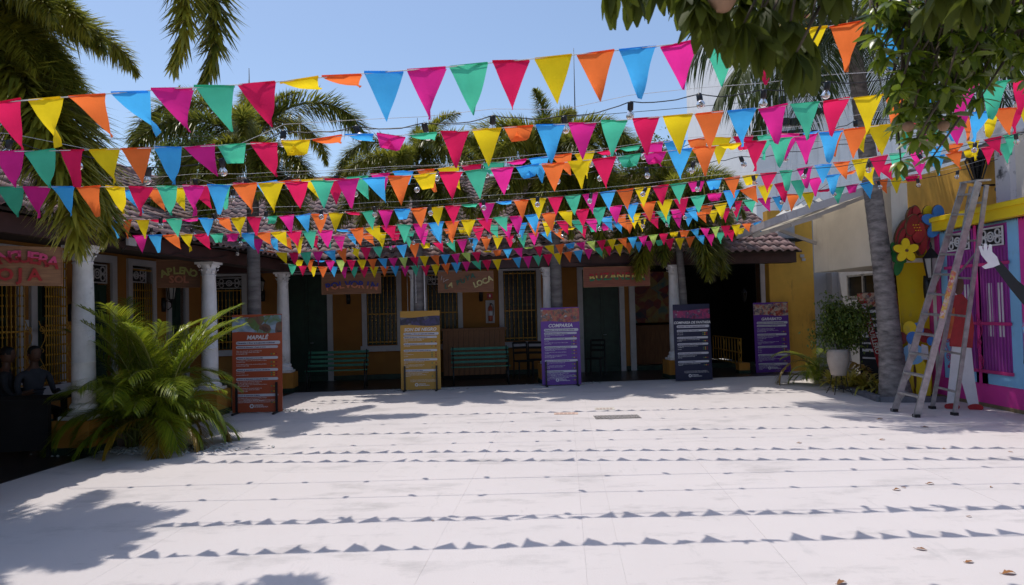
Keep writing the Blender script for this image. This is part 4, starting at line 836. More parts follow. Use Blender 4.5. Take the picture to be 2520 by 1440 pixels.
def chair(p, rz, label):
    t = thing('chair', label, 'chair', p, rz, 'dark chairs in the arcade')
    MB().box(-0.21, 0.21, -0.21, 0.21, 0.43, 0.46).build('seat', M_DARK, t)
    for sx in (-1, 1):
        for sy in (-1, 1): MB().bar((sx * .2, sy * .2, 0), (sx * .19, sy * .19, 0.43), 0.03, 0.03).build('leg', M_BLACK, t)
    bkr = MB()
    for sx in (-1, 1): bkr.bar((sx * .19, .19, .46), (sx * .19, .25, .92), 0.03, 0.03)
    for z in (0.62, 0.75, 0.88): bkr.box(-.18, .18, .205 + (z - .46) * .12, .225 + (z - .46) * .12, z, z + .06)
    bkr.build('backrest', M_DARK, t)
chair(FB.W(FB.s_at(1285, 1.2), 1.2, 0), FB.a + R(15), 'dark chair between the right bench and the purple poster')
chair(FB.W(FB.s_at(1462, 1.3), 1.3, 0), FB.a - R(30), 'dark chair just right of the purple COMPARSA poster')
chair(FB.W(FB.s_at(1320, 1.5), 1.5, 0), FB.a + R(160), 'dark chair behind the left edge of the purple poster')
# two seated people at a dark table in the left arcade
def skin_body(name, joints, edges, mats_, parent):
    me = bpy.data.meshes.new(name); me.from_pydata([j[0] for j in joints], edges, []); o = bpy.data.objects.new(name, me); COL.objects.link(o)
    o.modifiers.new('skin', 'SKIN')
    for i, j in enumerate(joints): r = j[1]; me.skin_vertices[0].data[i].radius = r if isinstance(r, tuple) else (r, r)
    me.skin_vertices[0].data[0].use_root = True
    sb = o.modifiers.new('sub', 'SUBSURF'); sb.levels = 1; sb.render_levels = 2
    bpy.context.view_layer.update(); m2 = bpy.data.meshes.new_from_object(o.evaluated_get(bpy.context.evaluated_depsgraph_get())); bpy.data.objects.remove(o)
    m2.materials.clear()
    for m in mats_: m2.materials.append(m)
    for p_ in m2.polygons:
        z = p_.center.z; p_.use_smooth = True
        p_.material_index = 0 if (z > 1.08 or (abs(p_.center.x) > 0.17 and p_.center.y < -0.20 and z > 0.66)) else (1 if z > 0.52 and not (p_.center.y < -0.13 and z < 0.6) else 2)
    ob = link(name, m2, parent); return ob
SKIN = mat('brown skin', (0.14, 0.065, 0.04), 0.5, 0.1, 8); HAIR = mat('black hair', (0.01, 0.009, 0.009), 0.6)
def person(p, rz, shirt, label, sc_=1.0, turn=0.0):
    t = thing('person', label, 'person', p, rz); t.scale = (sc_,) * 3
    J = [((0, 0, .50), .125), ((0, 0.0, .68), .115), ((0, -.01, .88), (.15, .115)), ((0, -.01, 1.02), (.13, .09)), ((0, -.025, 1.12), .055), ((0, -.04, 1.24), .055)]
    E = [(0, 1), (1, 2), (2, 3), (3, 4), (4, 5)]
    for s_ in (-1, 1):
        i = len(J); J += [((s_ * .10, -.04, .50), .09), ((s_ * .13, -.25, .50), .078), ((s_ * .14, -.44, .48), .06), ((s_ * .14, -.46, .26), .05), ((s_ * .14, -.44, .08), .036), ((s_ * .15, -.56, .04), .035)]
        E += [(0, i), (i, i + 1), (i + 1, i + 2), (i + 2, i + 3), (i + 3, i + 4), (i + 4, i + 5)]
        i = len(J); J += [((s_ * .19, -.01, 1.0), .055), ((s_ * .23, -.04, .84), .043), ((s_ * .22, -.12, .73), .036), ((s_ * .17, -.34, .78), .028), ((s_ * .13, -.41, .79), (.03, .017))]
        E += [(3, i), (i, i + 1), (i + 1, i + 2), (i + 2, i + 3), (i + 3, i + 4)]
        for f_ in range(5):
            q_ = len(J); a_ = (f_ - 2) * 0.016 if f_ < 4 else 0; J += [((s_ * .115 + a_, -.45 - (.004 if f_ in (1, 2) else 0), .79), .009), ((s_ * .108 + a_, -.487, .778), .008)] if f_ < 4 else [((s_ * .10 - s_ * .015, -.42, .80), .010), ((s_ * .075, -.445, .795), .009)]
            E += [(i + 4, q_), (q_, q_ + 1)]
    skin_body('body', J, E, [SKIN, shirt, mat('dark trousers', (0.02, 0.022, 0.03), 0.8)], t)
    prof = []
    h = MB(); n = 16; ringz = [(-.115, .03), (-.10, .055), (-.07, .068), (-.03, .076), (.01, .081), (.05, .080), (.085, .066), (.108, .038), (.116, .01)]
    vs = []
    for z, r in ringz:
        for k in range(n):
            a_ = 2 * math.pi * k / n; x = r * .92 * math.cos(a_); y = r * 1.15 * math.sin(a_)
            if y < 0 and z < -.05: y *= 0.98
            if abs(x) < .02 and y < 0 and -.045 < z < 0: y -= .018          # nose
            if abs(abs(x) - .03) < .015 and y < 0 and 0 < z < .03: y += .006  # eye sockets
            vs.append((x, y - .045, 1.30 + z))
    fs = [(i * n + k, i * n + (k + 1) % n, (i + 1) * n + (k + 1) % n, (i + 1) * n + k) for i in range(len(ringz) - 1) for k in range(n)] + [tuple(range(n))[::-1], tuple(range((len(ringz) - 1) * n, len(ringz) * n))]
    h.add(vs, fs, 0, True)
    for s_ in (-1, 1): h.lathe([(.004, -.028), (.014, -.015), (.016, .01), (.006, .03)], 8, (s_ * .078, -.03, 1.30)); h.lathe([(.002, -.006), (.007, 0), (.002, .006)], 6, (s_ * .03, -.125, 1.315), 1)
    h.prism([(-.025, 1.238), (0, 1.233), (.025, 1.238), (0, 1.246)], -.128, -.12, 1)
    hd = h.build('head', [SKIN, HAIR], t)
    hr = MB(); vs = []; rz_ = [(.005, .086), (.045, .088), (.085, .075), (.112, .045), (.124, .01)]
    for z, r in rz_:
        for k in range(n):
            a_ = 2 * math.pi * k / n; y = r * 1.17 * math.sin(a_); x = r * .97 * math.cos(a_)
            if y < -.02 and z < .05: y = -.05
            vs.append((x, y - .04, 1.30 + z))
    hr.add(vs, [(i * n + k, i * n + (k + 1) % n, (i + 1) * n + (k + 1) % n, (i + 1) * n + k) for i in range(len(rz_) - 1) for k in range(n)] + [tuple(range((len(rz_) - 1) * n, len(rz_) * n))], 0, True)
    hr.build('hair', HAIR, t); return t
p1 = P(78, 900, 9.75); p1.z = 0; p0 = P(5, 900, 9.6); p0.z = 0
person(p1 + Vector((-.05, 0.1, 0)), R(60), mat('grey shirt cloth', (0.055, 0.058, 0.072), 0.85), 'person in a grey shirt seated at the dark table under the arcade', 1.0)
person(p0 + Vector((-.05, 0.1, 0)), R(120), mat('dark shirt cloth', (0.03, 0.03, 0.035), 0.85), 'person in dark clothes seated at the far left behind the dark table', 1.0)
for p_, r_, l_ in ((p1, 60, 'dark chair under the person in the grey shirt'), (p0, 120, 'dark chair under the person in dark clothes')): chair(p_ + Vector((-.05, 0.1, 0)), R(r_), l_)
tp = P(-40, 935, 9.0); tp.z = 0
t = thing('table', 'dark table in the left arcade in front of the seated people', 'table', tp, R(8))
MB().box(-0.9, 0.95, -0.3, 0.3, 0.72, 0.76).build('tabletop', M_DARK, t); MB().box(-0.85, 0.9, -0.25, -0.22, 0.1, 0.72).build('front_panel', M_DARK, t)
for sx, sy in ((-.82, .22), (.87, .22), (-.82, -.2), (.87, -.2)): MB().box(sx - .03, sx + .03, sy - .03, sy + .03, 0.004, .72).build('leg', M_DARK, t)

# ------------------------------------------------------------------ drain, floor papers, fallen leaves
a, b = G(1467, 1032), G(1580, 1030)
gd = thing('drain_grate', 'black slotted drain grate let into the white pavement', 'drain', (a.x, a.y, 0.003), 0)
W_ = b.x - a.x
MB().box(0, W_, 0, 0.36, -0.002, 0.001).build('frame', mat('drain shaft black', (0.006, 0.006, 0.006), 0.95, 0.2, 5, spec=0.05), gd)
gm = MB().box(-0.0035, 0.0035, 0.01, 0.35, 0.001, 0.004).data('slat', M_PAVE)
for k in range(34): link('slat', gm, gd, loc=(0.012 + (W_ - 0.024) * k / 33, 0, 0))
def paper(px, py, w_, d_, label, c):
    t = thing('floor_sticker', label, 'sticker', G(px, py) + Vector((0, 0, 0.003)), R(-3))
    MB().box(-w_ / 2, w_ / 2, -d_ / 2, d_ / 2, 0, 0.001).build('sheet', mat(label[:10] + ' sheet', c, 0.6, 0.1, 9), t)
    mb = MB()
    for k in range(3):
        for j in range(5): mb.box(-w_ * .42 + j * w_ * .17, -w_ * .42 + j * w_ * .17 + w_ * .12, -d_ * .3 + k * d_ * .22, -d_ * .3 + k * d_ * .22 + d_ * .1, 0.0012, 0.0016)
    mb.build('faded_print', mat('faded print', (0.50, 0.30, 0.28), 0.6, 0.3, 20), t)
paper(1393, 1018, 0.40, 0.22, 'faded orange floor sticker left of the drain grate', (0.66, 0.48, 0.38)); paper(1488, 1006, 0.34, 0.26, 'faded white floor sticker behind the drain grate', (0.62, 0.58, 0.50))
DRY = leafmat('dry leaf', (0.36, 0.15, 0.04), (0.16, 0.07, 0.025), 0.8, 0.12)
def dry_leaf(px, py, L, label, s):
    L *= .68; random.seed(s); n = 6; vs = []; cu = random.uniform(.08, .25)
    for k in range(n + 1):
        t = k / n; w_ = L * .24 * math.sin(math.pi * min(1, t * .92 + .06)) + .002; z = L * cu * math.sin(math.pi * t) * .5 + 0.004
        vs += [(L * (t - .5), -w_, z + w_ * .35), (L * (t - .5), 0, z), (L * (t - .5), w_, z + w_ * random.uniform(.1, .6))]
    fs = [(3 * k + j, 3 * k + 3 + j, 3 * k + 4 + j, 3 * k + 1 + j) for k in range(n) for j in (0, 1)]
    o = MB().add(vs, fs, 0, True).tube([(-L * .5, 0, .004), (-L * .75, 0, .01)], .002, 4).build('fallen_leaf', DRY); o.location = G(px, py); o.location.z += .001; o.rotation_euler.z = random.uniform(-.6, .6)
    tag(o, label, 'leaf', 'dry leaves fallen on the pavement')
for i, (x, y, L, l) in enumerate([(2290, 1192, .10, 'long dry leaf near the right edge between the two nearest shadow rows'), (2225, 1201, .05, 'curled dry scrap left of the long dry leaf at right'), (2208, 1207, .10, 'pale dry leaf left of the curled scrap at right'),
        (2278, 1052, .12, 'crumpled dry leaf in sun just in front of the ladder feet'), (2166, 1032, .14, 'crumpled dry leaf left of the ladder feet at the shade edge'), (2440, 1200, .05, 'small red brown leaf at the right edge above the nearest shadow rows'),
        (2386, 1273, .05, 'small dry leaf between the two nearest bunting shadows'), (2268, 1354, .10, 'dark brown leaf below the nearest bunting shadow'), (2386, 1385, .09, 'upright curled leaf near the bottom right'), (2484, 1413, .13, 'long pointed leaf in the bottom right corner'),
        (1066, 1283, .03, 'tiny orange leaf left of centre near the nearest bunting shadow'), (1968, 1091, .09, 'curled dry leaf alone in the middle right of the sunlit floor'), (2172, 1083, .11, 'thin pale leaf beside the third bunting shadow'), (2325, 1105, .07, 'pale leaf right of the thin pale leaf'), (2488, 1113, .06, 'reddish leaf by the right frame edge under the fourth bunting shadow'),
        (2072, 1437, .11, 'yellow leaf cut by the bottom of the picture')]): dry_leaf(x, y, L, l, i)

# ------------------------------------------------------------------ plants
def leaflet(mb, base, d, L, w, droop=0.25, up=Vector((0, 0, 1)), seg=2, fold=0.0, mi=0):
    """narrow pointed leaflet made of tapering strips"""
    d = d.normalized(); s = d.cross(up)
    if s.length < 1e-3: s = Vector((1, 0, 0))
    s.normalize(); n_ = s.cross(d); vs = []; pts = []
    for k in range(seg + 1):
        t = k / seg; p = base + d * (L * t) - Vector((0, 0, 1)) * (droop * L * t * t); wd = w * (0.55 + 0.9 * t if t < .5 else 2.0 * (1 - t)) if k < seg else 0
        pts.append((p, wd))
    for p, wd in pts[:-1]: vs += [p - s * wd / 2 + n_ * fold * wd, p + s * wd / 2 + n_ * fold * wd]
    vs.append(pts[-1][0]); m = len(pts) - 1
    fs = [(2 * i, 2 * i + 1, 2 * i + 3, 2 * i + 2) for i in range(m - 1)] + [(2 * m - 2, 2 * m - 1, 2 * m)]
    mb.add(vs, fs, mi)
def rachis(L, e0, droop, n=14, sway=0.0):
    p = Vector((0, 0, 0)); pts = [p.copy()]
    for k in range(n):
        t = (k + 0.5) / n; e = e0 - droop * t ** 1.25; a = sway * t
        p = p + Vector((math.cos(e) * math.cos(a), math.cos(e) * math.sin(a), math.sin(e))) * (L / n); pts.append(p.copy())
    return pts
def along(pts, t):
    x = t * (len(pts) - 1); i = min(int(x), len(pts) - 2); return pts[i].lerp(pts[i + 1], x - i), (pts[i + 1] - pts[i]).normalized()
def frond(kind, L, e0, droop, seed, n=None, sway=0.0):
    rnd = random.Random(seed); pts = rachis(L, e0, droop, sway=sway); mb = MB()
    mb.tube(pts, [0.018 * (1 - 0.85 * k / (len(pts) - 1)) * (L / 2) + .002 for k in range(len(pts))], 5, 1)
    if kind == 'foxtail':
        n = n or 760
        for k in range(n):
            t = 0.13 + 0.87 * (k + rnd.random()) / n; p, d = along(pts, t); a = rnd.uniform(0, 2 * math.pi)
            s = d.cross(Vector((0, 0, 1))); s = s.normalized() if s.length > 1e-3 else Vector((0, 1, 0)); u = s.cross(d)
            r = (s * math.cos(a) + u * math.sin(a)); ll = 0.42 * math.sin(math.pi * min(.97, t * .80 + .16)) ** .7 * rnd.uniform(.75, 1.1)
            fwd = rnd.uniform(.5, .95) + (0.8 if t > .93 else 0); leaflet(mb, p, r + d * fwd, ll, rnd.uniform(.018, .030), rnd.uniform(.1, .4))
    elif kind == 'areca':
        n = n or 58
        for k in range(n):
            t = 0.20 + 0.80 * k / (n - 1); p, d = along(pts, t)
            for sgn in (-1, 1):
                s = d.cross(Vector((0, 0, 1))); s = s.normalized() if s.length > 1e-3 else Vector((0, 1, 0)); u = s.cross(d)
                ll = L * 0.30 * (math.sin(math.pi * min(.96, t * .83 + .10)) ** .8) * rnd.uniform(.9, 1.08)
                leaflet(mb, p, s * sgn + u * rnd.uniform(.35, .6) + d * (0.75 + t * .7), ll, 0.017, rnd.uniform(.3, .6), seg=4, fold=0.25 * sgn)
    elif kind == 'coco':
        n = n or 70
        for k in range(n):
            t = 0.15 + 0.85 * k / (n - 1); p, d = along(pts, t)
            for sgn in (-1, 1):
                s = d.cross(Vector((0, 0, 1))); s = s.normalized() if s.length > 1e-3 else Vector((0, 1, 0)); u = s.cross(d)
                ll = 0.85 * (math.sin(math.pi * min(.95, t * .78 + .14)) ** .8) * rnd.uniform(.85, 1.1)
                leaflet(mb, p, s * sgn + u * rnd.uniform(-.3, .25) + d * (0.55 + t * .5), ll, 0.036, rnd.uniform(.4, 1.1), seg=4, fold=.2)
    return mb
FOX = {}
for nm, e0, dr, L in (('up', R(80), R(75), 2.0), ('arch', R(62), R(150), 2.5), ('mid', R(30), R(95), 2.2), ('low', R(-5), R(72), 2.0), ('hang', R(-42), R(42), 1.7)):
    FOX[nm] = [frond('foxtail', L, e0, dr, 11 * k + len(nm), sway=(k - .5) * .5).data('frond', [M_PALM, M_STALK]) for k in range(2)]
FOX['dead'] = [frond('foxtail', 1.6, R(-50), R(38), 77, 360).data('frond', [M_PALMD, M_STALK])]
def trunk_mesh(h, r0, r1, lean=(0, 0), ring=0.11, bulge=0.0):
    n = int(h / (ring / 2)); pts = []; rs = []
    for k in range(n + 1):
        t = k / n; pts.append((lean[0] * t * t, lean[1] * t * t, h * t)); r = r0 + (r1 - r0) * t + bulge * math.exp(-t * 14); rs.append(r * (1.0 if k % 2 else 1.035))
    return pts, rs
def foxtail(base, hub_z, label, fronds, r=0.13, lean=(0, 0), sc_=1.0, group='foxtail palms in front of the arcade'):
    sc_ *= 1.0 if 'near' in label else 1.2
    t = thing('palm_tree', label, 'palm tree', base, 0, group)
    pts, rs = trunk_mesh(hub_z - 0.55, r, r * .8, lean, bulge=.04); MB().tube(pts, rs, 14).build('trunk', M_TRUNK, t)
    tx, ty = lean; MB().tube([(tx, ty, hub_z - .56), (tx, ty, hub_z - .45), (tx, ty, hub_z)], [r * .8, r * .95, r * .45], 12).build('crownshaft', M_STALK, t)
    for k, (kind, az, s) in enumerate(fronds):
        link('frond', FOX[kind][k % len(FOX[kind])], t, loc=(tx, ty, hub_z - .08 + .02 * (k % 3)), rot=(0, 0, R(az)), scale=s * sc_)
    return t
# az 0 = to the right, 90 = away, -90 = towards the camera
def hubz(px, py, Y): return P(px, py, Y).z
b1 = P(628, 900, 12.9); b1.z = 0
foxtail(b1, hubz(630, 345, 12.9), 'foxtail palm rising behind the rust red poster, leftmost of the arcade palms', [('arch', 8, 1.0), ('arch', 178, 1.02), ('up', 120, .8), ('mid', -80, .85), ('arch', 60, .8), ('mid', 215, .9), ('low', -20, .85), ('low', 150, .85), ('mid', 130, .9), ('low', 250, .8), ('hang', -35, .95), ('hang', 200, .85), ('up', 10, .6), ('dead', -10, .95), ('low', -60, .95), ('hang', 10, 1.0), ('hang', 230, 1.0), ('low', 190, 1.0)])
b2 = P(1034, 900, 15.75); b2.z = 0
foxtail(b2, hubz(1018, 415, 15.75), 'foxtail palm behind the mustard poster, second of the arcade palms', [('arch', -5, .92), ('mid', 175, .95), ('up', 100, .75), ('mid', -100, .8), ('arch', 150, .7), ('low', 205, 1.05), ('low', -30, .95), ('mid', 60, .8), ('low', 160, .95), ('low', 250, .9), ('hang', 180, .85), ('hang', -60, .8), ('mid', 225, .8), ('hang', 20, .9), ('low', -60, 1.0), ('low', 120, .9), ('hang', 230, 1.0), ('mid', -45, .9), ('hang', -20, 1.15), ('arch', -70, .8), ('arch', 195, .8), ('up', -30, .75)], group='foxtail palms in front of the arcade')
b3 = P(1374, 900, 16.12); b3.z = 0
foxtail(b3, hubz(1362, 385, 16.0), 'tallest foxtail palm rising behind the purple poster, third of the arcade palms', [('arch', 12, 1.02), ('arch', 168, 1.1), ('up', 70, .9), ('mid', -70, .9), ('mid', 40, 1.0), ('mid', 200, 1.0), ('low', -10, 1.0), ('low', 185, 1.0), ('low', 230, 1.05), ('low', -50, 1.0), ('mid', 120, .9), ('hang', 0, 1.05), ('hang', 215, 1.15), ('hang', -80, 1.1), ('hang', -28, 1.3), ('arch', -110, .8), ('low', -95, 1.1), ('mid', -30, 1.05), ('mid', 240, 1.0), ('low', 20, 1.1), ('low', 160, 1.1), ('arch', -40, .9), ('arch', 210, .9), ('up', -120, .8)], r=.15)
b4 = P(1690, 900, 16.42); b4.z = 0
foxtail(b4, hubz(1668, 478, 16.3), 'lowest foxtail palm beside the navy poster, rightmost of the arcade palms', [('up', 100, .85), ('up', 20, .8), ('mid', 172, .95), ('mid', 10, .85), ('arch', 150, .7), ('low', -15, .75), ('mid', -100, .8), ('hang', -25, 1.1), ('hang', -60, 1.15), ('hang', -5, .85), ('hang', 205, 1.1), ('hang', 232, .95), ('low', 190, .9), ('low', 35, .8), ('dead', -38, 1.15), ('up', 170, .8), ('mid', -50, .9), ('low', 215, 1.0), ('mid', 40, .9), ('arch', -30, .7), ('arch', 190, .75)], r=.10, lean=(-.15, 0))
b5 = P(-75, 900, 6.5); b5.z = 0
FOX['over'] = [frond('foxtail', 4.1, R(62), R(178), 5, 1200).data('frond', [M_PALM, M_STALK])]
foxtail(b5, 4.75, 'large near foxtail palm filling the upper left corner with drooping fronds', [('mid', 12, .66), ('mid', -30, .68), ('low', 14, .64), ('low', -12, .64), ('hang', -8, 1.55), ('hang', 12, 1.45), ('hang', 30, 1.3), ('low', 40, .7), ('mid', 40, .75), ('up', 60, .8), ('up', 0, .7), ('mid', -60, .7), ('low', 60, .75),
    ('arch', 200, .9), ('low', 180, 1), ('mid', 120, 1), ('mid', 200, 1), ('low', 240, 1), ('arch', 100, .9), ('hang', 200, 1), ('dead', 0, 1.1), ('mid', 0, .62), ('low', 26, .62), ('low', -25, .6), ('hang', 0, .9), ('mid', -15, .68)], r=.15, group='foxtail palms beside the left wing')
b5b = P(-330, 900, 5.35); b5b.z = 0
foxtail(b5b, 4.42, 'tall near foxtail palm outside the left edge whose frond tips hang into the sky', [('over', 2, 1.06), ('over', -5, 1.03), ('arch', 160, 1.0), ('arch', 230, .9), ('up', 90, .9), ('mid', 190, .9), ('arch', 110, .9), ('up', 200, .8), ('mid', 250, .8)], r=.14, group='foxtail palms beside the left wing')
# coconut palm on the right
b6 = G(2202, 975); b6 = P(2205, 975, 12.25); b6.z = 0
hub = P(2112, 40, 12.25)
t = thing('coconut_palm', 'tall coconut palm with a thick grey trunk beside the step ladder', 'palm tree', b6)
hz = hub.z; dx = hub.x - b6.x; n = 110; pts = []; rs = []
for k in range(n + 1):
    u_ = k / n; pts.append((dx * (u_ ** 0.8) + .05 * math.sin(u_ * 5), 0.15 * u_, hz * u_)); rs.append((0.178 - .05 * u_ + .11 * math.exp(-u_ * 12)) * (1 if k % 2 else 1.035) * random.uniform(.985, 1.015))
MB().tube(pts, rs, 16).build('trunk', M_COCO, t)
CO = [frond('coco', 3.4, R(e), R(d), s).data('frond', [M_COCOL, M_STALK]) for e, d, s in ((60, 95, 1), (35, 95, 2), (5, 80, 3), (-20, 60, 4))]
for k, (i, az, s) in enumerate([(0, 20, 1), (0, 140, 1), (0, 260, 1), (1, -15, 1), (1, 75, 1), (1, 160, 1), (1, 215, 1), (1, 290, 1), (2, 0, 1), (2, 175, .95), (2, 200, 1), (2, 240, .9), (2, 300, .9), (2, 340, .95), (3, 185, .85), (3, 220, .9), (3, 320, .8), (3, 270, .8), (2, 130, .9), (2, 50, .9)]):
    link('frond', CO[i], t, loc=(dx, .15, hz - .05), rot=(0, 0, R(az)), scale=s)
for k in range(5): MB().lathe([(0.01, -.13), (.08, -.1), (.11, 0), (.08, .1), (.01, .12)], 12).build('coconut', mat('coconut husk', (0.14, 0.12, 0.03), 0.6, 0.2, 5), t).location = (dx + .22 * math.cos(k * 1.3), .15 + .22 * math.sin(k * 1.3), hz - .28)
# areca clump at the left
b7 = G(382, 1100)
b7 += Vector((-.12, .05, 0)); t = thing('areca_palm', 'big bushy areca palm with sunlit yellow green fronds beside the rust red poster', 'palm bush', b7)
AR = [frond('areca', 1.95, R(86), R(62), 1).data('frond', [M_ARECA, M_STALK]), frond('areca', 1.75, R(80), R(112), 2).data('frond', [M_ARECA, M_STALK]), frond('areca', 1.45, R(68), R(140), 3).data('frond', [M_ARECA, M_STALK]), frond('areca', 1.15, R(48), R(122), 4).data('frond', [M_ARECA, M_STALK])]
ARY = frond('areca', 1.2, R(40), R(130), 5).data('frond', [M_ARECAY, M_STALK])
random.seed(12)
for k in range(92):
    i = [0, 1, 0, 1, 2, 2, 3][k % 7]; az = k * 137.5 + random.uniform(-12, 12)
    link('frond', AR[i], t, loc=(random.uniform(-.25, .25), random.uniform(-.2, .2), random.uniform(0.0, .35)), rot=(random.uniform(-.15, .15), random.uniform(-.1, .1), R(az)), scale=random.uniform(.76, .94) * (1.14 if i == 0 else 1))
for az in (-25, -70, -115, 15, 60): link('frond', ARY, t, loc=(random.uniform(-.1, .3), 0, .25), rot=(0, 0, R(az)), scale=1.0)
for k in range(14): MB().tube([(0, 0, 0), (.02, 0, .4), (.06, .02, .9)], [.022, .018, .012], 6).build('stem', M_STALK, t).location = (random.uniform(-.25, .25), random.uniform(-.2, .2), 0)
# small areca right
t = thing('areca_palm', 'small feathery areca palm against the ochre end wall beside the potted shrub', 'palm bush', P(2012, 930, 14.9) * 1.0); t.location.z = 0
for k in range(18): link('frond', AR[[1, 2, 3][k % 3]], t, loc=(random.uniform(-.1, .1), random.uniform(-.1, .1), .1), rot=(0, 0, R(k * 137.5 + (0 if k % 2 else 40))), scale=random.uniform(.55, .72))
link('frond', ARY, t, loc=(0, 0, .35), rot=(0, 0, R(185)), scale=.95)

def leafmesh(L, w, m, droop=.3, n=4, fold=.25):
    mb = MB(); vs = []
    for k in range(n + 1):
        u_ = k / n; wd = w / 2 * math.sin(math.pi * (u_ * .9 + .07)) ** .8; z = -droop * L * u_ * u_; x = L * u_
        vs += [(x, -wd, z + fold * wd), (x, 0, z), (x, wd, z + fold * wd)]
    mb.add(vs, [(3 * k + j, 3 * k + 3 + j, 3 * k + 4 + j, 3 * k + 1 + j) for k in range(n) for j in (0, 1)], 0, True); return mb
def rand_rot(rnd, zlo=-1.2, zhi=.4): return Matrix.Rotation(rnd.uniform(0, 6.283), 4, 'Z') @ Matrix.Rotation(-rnd.uniform(zlo, zhi), 4, 'Y') @ Matrix.Rotation(rnd.uniform(-.6, .6), 4, 'X')
def foliage(center, rad, count, L, w, m, seed, clumps=14, shell=.5):
    rnd = random.Random(seed); mb = MB(); lm = leafmesh(L, w, m, n=2); cs = []
    for k in range(clumps):
        v = Vector((rnd.gauss(0, 1), rnd.gauss(0, 1), rnd.gauss(0, 1))).normalized() * rnd.uniform(shell, 1); cs.append(Vector((v.x * rad[0], v.y * rad[1], v.z * rad[2])) * .75)
    for k in range(count):
        c = rnd.choice(cs); p = Vector(center) + c + Vector((rnd.gauss(0, rad[0] * .17), rnd.gauss(0, rad[1] * .17), rnd.gauss(0, rad[2] * .15)))
        M_ = Matrix.Translation(p) @ rand_rot(rnd); mb.add([M_ @ Vector(v) for v in lm.v], lm.f, 0)
    return mb, cs
# potted shrub
pb = P(2064, 925, 13.1); 
t = thing('potted_shrub', 'leafy green shrub in a pale round pot on a thin metal stand', 'potted plant', (pb.x, pb.y, 0))
MB().lathe([(.12, .36), (.135, .37), (.165, .50), (.195, .62), (.20, .80), (.185, .86), (.17, .86), (.165, .80)], 22).build('pot', mat('pale stone pot', (0.40, 0.34, 0.29), 0.8, 0.1, 5), t)
st = MB()
for k in range(4):
    a_ = R(45 + 90 * k); st.tube([(.13 * math.cos(a_), .13 * math.sin(a_), .36), (.16 * math.cos(a_), .16 * math.sin(a_), .15), (.24 * math.cos(a_), .24 * math.sin(a_), .01)], .008, 5)
st.tube([(.17 * math.cos(R(20 * k)), .17 * math.sin(R(20 * k)), .12) for k in range(19)], .006, 5).build('stand', M_BLACK, t)
MB().tube([(0, 0, .8), (.02, 0, 1.0), (0, .02, 1.3)], .02, 6).tube([(0, 0, .9), (-.15, 0, 1.2), (-.2, .05, 1.5)], .012, 5).tube([(0, 0, .9), (.15, 0, 1.15), (.25, 0, 1.45)], .012, 5).build('stem', M_BARK, t)
mb, _ = foliage((0.04, 0, 1.36), (.66, .5, .84), 6200, .064, .034, M_SHRUB, 8, 22, .15); mb.build('foliage', M_SHRUB, t, kind='stuff')
# planting bed
kp = [G(1985, 925), G(2060, 950), G(2170, 990), G(2215, 991), G(2330, 990)]
kb = thing('kerb', 'low grey concrete kerb around the planting bed below the coconut trunk', 'kerb', (kp[2].x, kp[2].y, 0)); mb = MB()
for a_, b_ in zip(kp[:-1], kp[1:]): mb.bar(a_ - kp[2] + Vector((0, .05, .045)), b_ - kp[2] + Vector((0, .05, .045)), 0.12, 0.09)
mb.build('kerb_stone', M_KERB, kb)
bed = MB(); bp = [kp[0], kp[1], kp[2], kp[4], Vector((7.6, 12.6, 0)), Vector((8.3, 14, 0)), Vector((8.2, 17.7, 0))]
bed.add([(p_.x, p_.y + .06, .05) for p_ in bp], [tuple(range(len(bp)))]); struct(bed.build('planting_bed', M_SOIL))
def pebbles(pts_fn, n, seed, label, name='pebbles', rmin=.012, rmax=.032, z=0.0):
    rnd = random.Random(seed); mb = MB()
    for k in range(n):
        x, y = pts_fn(rnd); r = rnd.uniform(rmin, rmax); vs = [(x + r * rnd.uniform(.7, 1.2) * a_, y + r * rnd.uniform(.7, 1.2) * b_, z + r * .55 * (c_ + .7)) for a_, b_, c_ in ((1, 0, 0), (0, 1, 0), (-1, 0, 0), (0, -1, 0), (0, 0, 1), (0, 0, -1))]
        mb.add(vs, [(0, 1, 4), (1, 2, 4), (2, 3, 4), (3, 0, 4), (1, 0, 5), (2, 1, 5), (3, 2, 5), (0, 3, 5)])
    o = mb.build(name, M_STONE, kind='stuff'); tag(o, label, 'pebbles')
def near(c, rx, ry): return lambda r: (c.x + r.gauss(0, rx), c.y + r.gauss(0, ry))
pebbles(near(G(2195, 968) + Vector((.1, .25, 0)), .38, .22), 420, 1, 'loose white pebbles around the foot of the coconut trunk', z=.05)
pebbles(near(G(650, 1012), .36, .10), 380, 2, 'white pebbles around the foot of the rust red poster'); pebbles(near(G(1045, 959), .36, .09), 320, 3, 'white pebbles along the foot of the mustard poster')
pebbles(near(G(1385, 945), .30, .09), 320, 4, 'white pebbles along the foot of the purple COMPARSA poster'); pebbles(near(G(360, 1108), .55, .14), 520, 5, 'white pebbles under the big areca palm')
def strap_plant(px, py, Y, n, L, label, seed, w=.045):
    rnd = random.Random(seed); p = P(px, py, Y); t = thing('strap_leaf_plant', label, 'plant', (p.x, p.y, .04), 0, 'yellow green strap plants in the planting bed')
    for k in range(n):
        mb = MB(); a_ = rnd.uniform(0, 6.28); e = rnd.uniform(R(35), R(80)); pts = rachis(L * rnd.uniform(.7, 1.1), e, R(rnd.uniform(60, 120)), 6); vs = []
        for i, q_ in enumerate(pts):
            wd = w * math.sin(math.pi * (i / 6 * .85 + .12)) * .6; vs += [(q_.x, q_.y - wd, q_.z), (q_.x, q_.y + wd, q_.z)]
        mb.add(vs, [(2 * i, 2 * i + 2, 2 * i + 3, 2 * i + 1) for i in range(6)], 0, True); o = mb.build('leaf', M_STRAP, t); o.rotation_euler.z = a_
